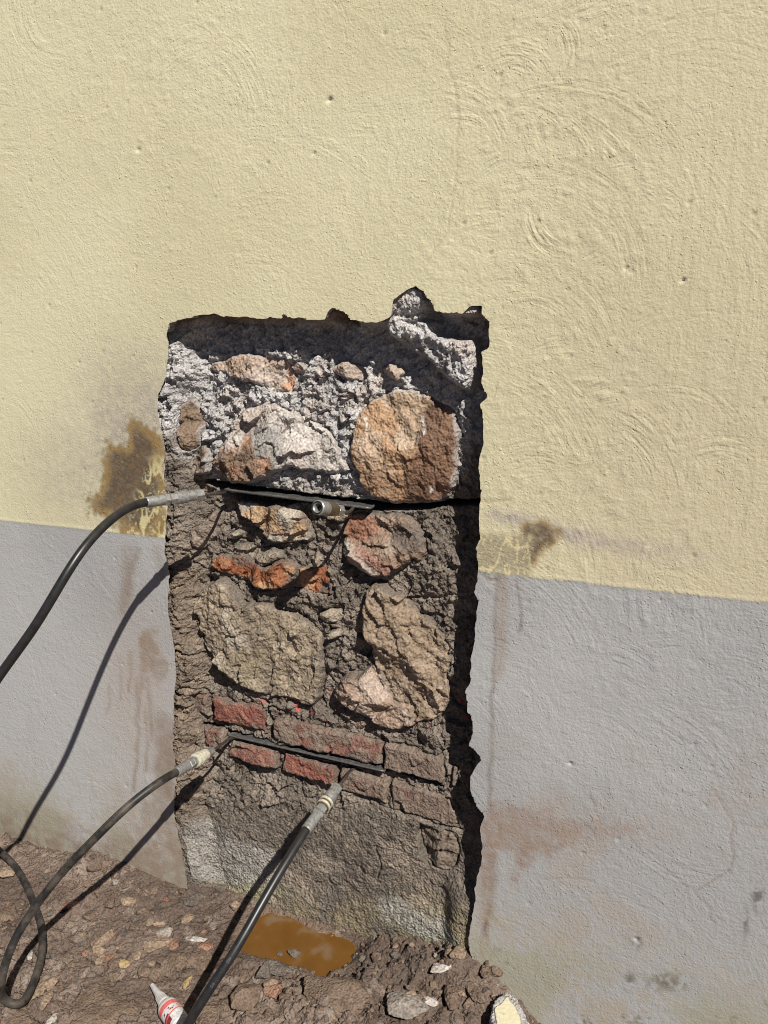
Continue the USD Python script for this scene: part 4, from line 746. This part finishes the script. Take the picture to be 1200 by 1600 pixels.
# ------------------------------------------------------------------ glue bottle
def bottle():
    base = np.array(G(283, 1612, .013)); tip = np.array(G(237, 1538, .015)); base[2] = .021; tip[2] = .012
    gzv = gz_at(*G(262, 1575, .0)[:2]); base[2] += gzv; tip[2] += gzv
    d = tip - base; L = np.linalg.norm(d); d /= L; k = L / .112
    b_ = thing('glue_bottle', 'small white plastic glue bottle with a red and white label lying in the dirt', 'bottle', loc=base)
    Mw = plain('white_plastic', (0.55, 0.535, 0.52), .4, grime=(0.42, 0.395, 0.37), gscale=90)
    Mr = plain('red_label', (0.55, 0.10, 0.085), .45, grime=(0.62, 0.17, 0.15), gscale=160); Ml = plain('white_label', (0.68, 0.67, 0.66), .45, grime=(0.45, 0.44, 0.45), gscale=200); Md = plain('dark_label', (0.10, 0.035, 0.04), .45, grime=(0.35, 0.03, 0.03), gscale=230)
    z0 = np.zeros(3); S = lambda p: [(s * k, r_) for s, r_ in p]
    obj('body', lathe(z0, d, S([(0, .0165), (.002, .0190), (.045, .0190), (.050, .0180), (.054, .0150), (.056, .0120)]), 36), Mw, b_, smooth=50)
    obj('collar', lathe(z0, d, S([(.056, .0118), (.057, .0126), (.060, .0126), (.061, .0108)]), 36), Mw, b_, smooth=35)
    cap = obj('cap', lathe(z0, d, S([(.061, .0102), (.080, .0084), (.081, .0074), (.106, .0046), (.110, .0042), (.111, .0030)]), 30), Mw, b_, smooth=35)
    _, ax, bxv = frame(d)
    for i in range(18):
        t = i * 2 * math.pi / 18; u = math.cos(t) * ax + math.sin(t) * bxv
        r0, r1 = .0103, .0087; obj('rib', tube(np.array([d * .0615 * k + u * r0, d * .0770 * k + u * r1]), .0007, 5), Mw, cap)
    nn = np.array([.35, -.45, .85]); nn -= d * (nn @ d); nn /= np.linalg.norm(nn); sd_ = np.cross(d, nn)
    lab_ = [None]
    def patch(nm, s0, s1, a0, a1, m, lift=.0003, skew=0.0):
        a = np.linspace(a0, a1, 20); s = np.linspace(s0, s1, 6); A, Sx = np.meshgrid(a, s, indexing='ij'); Sx = Sx + skew * (A - a0)
        v = (d[None] * (Sx * k).reshape(-1, 1) + (.0190 + lift) * (np.cos(A).reshape(-1, 1) * nn + np.sin(A).reshape(-1, 1) * sd_))
        return obj(nm, (v, tri(grid_faces(20, 6))), m, lab_[0] or b_)
    lab_[0] = patch('label', .003, .044, -1.25, 1.25, Ml); patch('label_band', .033, .0425, -1.22, 1.22, Mr, .0006); patch('label_stripe', .013, .0155, -1.22, 1.22, Mr, .0006, .004); patch('label_picture', .004, .020, -1.2, -.35, Md, .0005, .003)
    rg = np.random.default_rng(3)
    for i in range(9):
        a = -1.0 + 1.9 * rg.random(); s = .022 + .009 * rg.random(); patch('label_mark', s, s + .0025, a, a + .10 + .12 * rg.random(), Md, .0005, .006)
bottle()

# ------------------------------------------------------------------ rubble
def rock_mesh(seed, axes, cuts=10, rough=.10, sub=3):
    rg = np.random.default_rng(seed); m = trimesh.creation.icosphere(subdivisions=sub); v = np.array(m.vertices)
    r_ = np.ones(len(v))
    for _ in range(cuts):
        n_ = rg.normal(size=3); n_ /= np.linalg.norm(n_); h = rg.uniform(.5, .85); dt = v @ n_
        r_ = np.minimum(r_, np.where(dt > 1e-3, h / np.maximum(dt, 1e-3), 9))
    r_ = r_ * (1 + rough * (meshkit.fbm(v * 2.3 + seed, 5, seed) - .5) * 2 + .06 * (meshkit.fbm(v * 9 + seed, 3, seed + 1) - .5) * 2)
    return v * r_[:, None] * np.asarray(axes), np.array(m.faces), v
BROWNS = {'b': ((0.125, 0.088, 0.064), (0.165, 0.120, 0.088)), 't': ((0.20, 0.145, 0.10), (0.26, 0.19, 0.135)), 'g': ((0.20, 0.175, 0.15), (0.26, 0.225, 0.195)), 'w': ((0.36, 0.325, 0.285), (0.44, 0.40, 0.36)), 'r': ((0.20, 0.105, 0.07), (0.25, 0.145, 0.10)), 'y': ((0.28, 0.20, 0.095), (0.33, 0.245, 0.13)), 'd': ((0.105, 0.088, 0.073), (0.14, 0.118, 0.098))}
def rock(px, py, w, h, ang, tone, seed, label, cat, name, group=None, flat=.6, sink=.3, cuts=10, rough=.12, sub=3):
    q = G(px, py, .008); dist = (q - CAM) @ FW; a = w / F * dist / 2; b_ = h / F * dist / 2 * 1.35
    c = max(.004, flat * min(a, b_)); v, f, n_ = rock_mesh(seed, (a, b_, c), cuts, rough, sub)
    th = math.radians(ang) + YAW; R = np.array([[math.cos(th), -math.sin(th), 0], [math.sin(th), math.cos(th), 0], [0, 0, 1]]); v = v @ R.T
    z = gz_at(q[0], q[1]); z = max(z, WATER_Z - .002); loc = np.array([q[0], q[1], z + c * (1 - 2 * sink) * .8])
    P = v + loc; t = ss(.35, .65, meshkit.fbm(P * 60, 3, seed)); c0, c1 = BROWNS[tone]; col = lerp(c0, c1, t)
    low = ss(-.1, -.9, v[:, 2] / c) * .0 + ss(.6, .75, meshkit.fbm(P * 110, 3, seed + 5)) * .6; col = lerp(col, (0.125, 0.088, 0.064), low)
    x = UsdGeom.Xformable(obj(name, (v, f), M_soil if tone in 'bdr' else M_stone, smooth=28 if sub > 3 else 32, tint=None))
    p = x.GetPrim(); me = UsdGeom.Mesh(p); pts = np.array(me.GetPointsAttr().Get())
    Pp = pts + loc; t = ss(.35, .65, meshkit.fbm(Pp * 60, 3, seed)); col = lerp(lerp(c0, c1, t), (0.125, 0.088, 0.064), ss(.6, .75, meshkit.fbm(Pp * 110, 3, seed + 5)) * .6)
    UsdGeom.PrimvarsAPI(me).CreatePrimvar('tint', Sdf.ValueTypeNames.Color3fArray, 'vertex').Set(Vt.Vec3fArray.FromNumpy(col.astype(np.float32)))
    x.AddTranslateOp().Set(Gf.Vec3d(*map(float, loc)))
    return tag(p, label, cat, group)
CL, ST = ('clod', 'dirt_clod'), ('stone', 'rubble_stone')
ROCKS = [
    (198, 1412, 32, 19, -10, 't', ST, 'pinkish tan stone lying alone between the two lower hoses', .7),
    (164, 1462, 24, 40, -18, 't', ST, 'upright wedge of tan stone right of the hose loop', .6),
    (247, 1475, 52, 20, 32, 't', ST, 'long tan stone splinter pointing up right in the rubble', .7),
    (250, 1434, 32, 13, 8, 't', ST, 'flat light tan stone above the long splinter', .6),
    (256, 1452, 30, 16, 15, 'g', ST, 'grey stone tucked above the end of the long splinter', .6),
    (271, 1507, 54, 36, 10, 'b', CL, 'broad tan brown clod above the glue bottle', .6),
    (181, 1388, 15, 13, 0, 'g', ST, 'small pale grey stone above the pinkish stone by the hose shadow', .7),
    (172, 1418, 22, 20, 0, 'b', CL, 'round brown clod touching the left of the pinkish stone', .6),
    (222, 1421, 24, 15, 0, 'b', CL, 'brown clod touching the right of the pinkish stone', .6),
    (215, 1491, 22, 17, 20, 't', ST, 'tan stone below left of the long splinter', .6),
    (195, 1503, 22, 16, -10, 'y', ST, 'yellowish stone in the rubble above the big flat slab', .6),
    (118, 1497, 34, 15, 0, 'b', CL, 'low brown clod just right of the hose loop', .5),
    (133, 1482, 14, 18, 0, 'r', ST, 'small reddish stone above the low clod by the hose loop', .6),
    (58, 1544, 62, 26, 48, 't', ST, 'long pale brown slab leaning beside the hose loop', .5),
    (72, 1562, 24, 34, 10, 't', ST, 'pale stone under the lower end of the long slab', .5),
    (48, 1497, 13, 20, 12, 'w', ST, 'white stone chip inside the hose loop', .6),
    (84, 1582, 16, 34, -18, 'w', ST, 'whitish chip standing at the left of the big flat slab', .6),
    (155, 1568, 152, 84, 4, 'b', ST, 'big flat brown slab in the foreground left of the glue bottle', .22),
    (24, 1590, 90, 36, 0, 'b', ST, 'flat brown slab in the lower left corner', .3),
    (14, 1366, 32, 24, 20, 't', ST, 'pale tan stone under the hose at the left edge', .6),
    (12, 1424, 34, 30, 0, 'b', CL, 'brown clod at the left edge inside the hose bend', .5),
    (293, 1436, 20, 25, 0, 't', ST, 'blocky tan stone left of the centre hose shadow', .7),
    (302, 1412, 32, 24, 0, 'd', CL, 'flat dark grey clod above the blocky tan stone', .4),
    (308, 1467, 42, 9, -12, 'w', ST, 'thin white chip beside the centre hose shadow', .5),
    (306, 1496, 48, 42, 0, 'b', CL, 'large dark clod below the thin white chip', .5),
    (293, 1533, 13, 22, -12, 'y', ST, 'yellow stone above the glue bottle neck', .7),
    (432, 1514, 62, 26, -18, 'd', ST, 'dark wet stone along the near edge of the puddle', .6),
    (413, 1526, 34, 26, -25, 'd', ST, 'dark wet stone beside the centre hose near the puddle', .6),
    (428, 1554, 34, 30, 0, 'r', ST, 'reddish brown stone below the wet stones', .7),
    (384, 1564, 46, 52, -15, 'b', CL, 'big brown clod right of the centre hose at the bottom', .6),
    (326, 1592, 54, 46, 0, 'b', CL, 'big clod at the bottom edge right of the glue bottle', .5),
    (458, 1482, 30, 13, -15, 'd', ST, 'dark stone breaking the surface of the puddle', .9),
    (438, 1482, 11, 9, 0, 'd', ST, 'tiny dark stone tip in the puddle left of the larger one', .9),
    (719, 1506, 46, 54, -12, 'b', CL, 'big half round clod at the right foot of the hole', .7),
    (682, 1490, 28, 24, 0, 'b', CL, 'brown clod left of the big half round clod', .6),
    (668, 1504, 14, 22, 0, 'b', CL, 'small clod below the clod left of the half round one', .6),
    (705, 1580, 30, 36, 0, 'b', CL, 'round clod at the bottom edge left of the plaster chunk', .7),
    (741, 1576, 26, 44, 22, 'b', CL, 'elongated clod against the shadow of the plaster chunk', .7),
    (677, 1553, 22, 13, 0, 'b', CL, 'small clod on the pale patch at bottom right', .7),
    (684, 1566, 18, 13, 0, 'b', CL, 'second small clod on the pale patch, nearer the bottom edge', .7),
    (690, 1545, 46, 20, 15, 'w', ST, 'pale mortar crumb among the small clods at bottom right', .3),
    (672, 1582, 26, 20, 0, 'w', ST, 'pale flake at the bottom edge among the round clods', .3),
    (628, 1588, 84, 46, -8, 'g', ST, 'pale grey brown slab at the bottom edge of the picture', .4),
    (528, 1572, 140, 76, -6, 'b', ST, 'broad smooth brown slab in the foreground below the puddle', .25),
    (772, 1545, 30, 22, 0, 'b', CL, 'clod resting on the plinth above the plaster chunk', .7),
    (757, 1552, 18, 22, 0, 'b', CL, 'narrow clod left of the clod above the plaster chunk', .7),
    (655, 1572, 22, 20, 0, 'b', CL, 'clod at the right end of the pale grey brown slab', .7),
    (700, 1530, 20, 14, 0, 'b', CL, 'clod under the big half round clod', .6),
    (640, 1575, 24, 14, 0, 't', CL, 'tan clod on top of the pale grey brown slab', .6),
    (345, 1385, 44, 20, -10, 'd', CL, 'smooth dark clod at the foot of the pale concrete patch', .3),
    (110, 1415, 30, 18, 20, 'r', CL, 'reddish clod between the hose and its shadow at left', .5),
    (240, 1520, 30, 22, 0, 'b', CL, 'brown clod just above the tip of the glue bottle', .5),
    (566, 1498, 18, 14, 0, 'd', CL, 'dark clod at the right end of the puddle', .6),
    (590, 1510, 22, 16, 0, 'b', CL, 'clod right of the puddle above the broad slab', .6),
    (350, 1512, 22, 18, 0, 'b', CL, 'clod against the right side of the centre hose', .6)]
for k, (px, py, w, h, ang, tone, (cat, nm), lab, fl) in enumerate(ROCKS):
    big = w > 80
    rock(px, py, w, h, ang, tone, 900 + k, lab, cat, nm, flat=fl, sink=.22 if not big else .36, cuts=16 if cat == 'stone' else 13, rough=.10 if cat == 'stone' else .20, sub=4 if w > 40 else 3)
rg = np.random.default_rng(77)
areas = [np.array(a, float) for a in ([(95, 1370), (150, 1365), (300, 1402), (352, 1400), (385, 1412), (330, 1480), (285, 1530), (225, 1525), (90, 1520), (75, 1420)], [(560, 1492), (690, 1478), (745, 1540), (762, 1570), (740, 1600), (600, 1600), (600, 1530)], [(360, 1500), (455, 1530), (455, 1600), (335, 1600)])]
lumps = []
while len(lumps) < 56:
    p_ = np.array([rg.uniform(75, 765), rg.uniform(1365, 1600)])
    where = [float(sdf(p_, a)) > 2 for a in areas]
    if any(where): lumps.append((where.index(True), str(rg.choice(list('bbbbbbbddttr'))), p_, 9 + 17 * rg.random() ** 2, rg.random(4)))
PLACE = ('beside the hose loop', 'right of the puddle', 'below the puddle')
TONE = {'b': 'brown earth lump', 'd': 'dark earth lump', 't': 'tan stone lump', 'r': 'reddish stone lump'}
ORD = ['leftmost', 'second', 'third', 'fourth', 'fifth', 'sixth', 'seventh', 'eighth', 'ninth', 'tenth', 'eleventh', 'twelfth', 'thirteenth', 'fourteenth', 'fifteenth', 'sixteenth', 'seventeenth', 'eighteenth', 'nineteenth', 'twentieth'] + ['far right'] * 40
for ar in range(3):
    for tn in 'bdtr':
        row = sorted([l for l in lumps if l[0] == ar and l[1] == tn], key=lambda l: l[2][0])
        for i_, (_, _, p_, sz, rr_) in enumerate(row):
            lab = f'only small {TONE[tn]} {PLACE[ar]}' if len(row) == 1 else f'{ORD[i_]} small {TONE[tn]} {PLACE[ar]}{", counting from the left" if i_ else ""}'
            rock(p_[0], p_[1], sz * (1 + .6 * rr_[0]), sz * (.7 + .4 * rr_[1]), -40 + 80 * rr_[2], tn, 2000 + int(p_[0] * 7 + p_[1]), lab, 'clod' if tn in 'bd' else 'stone', 'loose_clod' if tn in 'bd' else 'loose_stone', 'small loose lumps scattered in the dirt', flat=.4 + .4 * rr_[3], sink=.28, cuts=16, rough=.2, sub=2)
# plaster chunk with cream paint left on one face
pc = thing('plaster_chunk', 'broken chunk of grey plaster with cream paint on one face at the bottom edge', 'plaster chunk')
q = np.array([(770, 1562), (782, 1553), (796, 1548), (806, 1556), (818, 1578), (828, 1600), (832, 1640), (800, 1650), (775, 1630), (766, 1590)], float)
top_z = .052
outline = np.array([G(a, b, top_z)[:2] for a, b in q]); ctr = outline.mean(0)
dense = np.vstack([np.linspace(a, b, 12, endpoint=False) for a, b in zip(outline, np.roll(outline, -1, 0))])
dense += .003 * (np.stack([fb(dense[:, 0], dense[:, 1], .012, 2, 5), fb(dense[:, 0], dense[:, 1], .012, 2, 6)], 1) - .5)
z_ground = gz_at(*ctr) - .02
layers = [(top_z, .90), (top_z - .002, .955), (top_z - .008, 1.0), (top_z - .02, .985), (z_ground + .02, 1.0), (z_ground, 1.02)]
vs = [np.column_stack([ctr + (dense - ctr) * s + .003 * (np.random.default_rng(abs(int(z * 1e4))).random(dense.shape) - .5), np.full(len(dense), z) + .002 * (np.random.default_rng(int(s * 1e4)).random(len(dense)) - .5)]) for z, s in layers]
n_ = len(dense); k_ = np.arange(n_)
fs = np.vstack([tri(np.stack([i * n_ + k_, i * n_ + (k_ + 1) % n_, (i + 1) * n_ + (k_ + 1) % n_, (i + 1) * n_ + k_], 1)) for i in range(len(layers) - 1)])
vv = np.vstack(vs + [[[*ctr, top_z]]]); fs = np.vstack([fs, np.stack([(k_ + 1) % n_, k_, 0 * k_ + len(vv) - 1], 1)])
obj('broken_body', (vv, fs), M_stone, pc, smooth=25, tint=None)
me = UsdGeom.Mesh(stage.GetPrimAtPath('/World/plaster_chunk/broken_body')); UsdGeom.PrimvarsAPI(me).CreatePrimvar('tint', Sdf.ValueTypeNames.Color3fArray, 'vertex').Set(Vt.Vec3fArray.FromNumpy(np.full((len(me.GetPointsAttr().Get()), 3), (0.36, 0.345, 0.33), np.float32)))
face = np.array([G(a, b, top_z)[:2] for a, b in [(793, 1556), (803, 1574), (812, 1592), (822, 1640), (786, 1640), (776, 1605), (772, 1577), (783, 1570)]])
X, Yg = np.meshgrid(np.linspace(face[:, 0].min(), face[:, 0].max(), 60), np.linspace(face[:, 1].min(), face[:, 1].max(), 60), indexing='ij')
s_ = sdf(np.stack([X, Yg], -1), face) + .006 * (fb(X, Yg, .008, 3, 9) - .5)
t_ = tri(grid_faces(60, 60)); t_ = t_[(s_.ravel()[t_] > 0).all(1)]
col = lerp((0.60, 0.55, 0.37), (0.40, 0.38, 0.34), ss(.56, .68, fb(X, Yg, .012, 3, 10)))
v_, f_, c_ = compact(np.stack([X, Yg, top_z + .0022 + .0012 * fb(X, Yg, .01, 3, 12)], -1).reshape(-1, 3), t_, col.reshape(-1, 3))
obj('painted_skin', (v_, f_), M_plaster, pc, tint=c_)

# loose crumbs too many to count
rg = np.random.default_rng(12)
vs, fs, cs, nv = [], [], [], 0
ico = trimesh.creation.icosphere(subdivisions=0)
cand = np.column_stack([rg.uniform(-1.0, .48, 9000), rg.uniform(-.5, .06, 9000)])
dens = n2(cand[:, 0], cand[:, 1], .11, 150) + .5 * gauss(cand[:, 0] - .22, .15)
cand = cand[dens > rg.uniform(.25, 1.0, len(cand))][:5200]
insd = sdf(cand, PUD); hz_ = ground_height(cand[:, :1], cand[:, 1:])[:, 0]
for (x, y), s_, z in zip(cand, insd, hz_):
    if s_ > -.004: continue
    r_ = .0016 * (1 / (rg.random() * .93 + .07)) ** .58; sc = r_ * rg.uniform(.6, 1.3, 3); sc[2] *= .8
    v = np.array(ico.vertices) * (1 + .75 * (rg.random((12, 1)) - .5)) * sc; th = rg.uniform(0, 6.3); c, s2 = math.cos(th), math.sin(th)
    v = v @ np.array([[c, -s2, 0], [s2, c, 0], [0, 0, 1]]).T + [x, y, z + sc[2] * .3]
    tone = BROWNS[rg.choice(list('bbbbbbbbbdddddttgr'))]; vs.append(v); fs.append(np.array(ico.faces) + nv); nv += 12; cs.append(np.tile(np.array(tone[0]) * rg.uniform(.85, 1.25), (12, 1)))
crumbs = obj('soil_crumbs', (np.vstack(vs), np.vstack(fs)), M_soil, smooth=False, tint=np.vstack(cs))
tag(crumbs, 'loose brown soil crumbs and gravel scattered over the ground', 'gravel', kind='stuff')
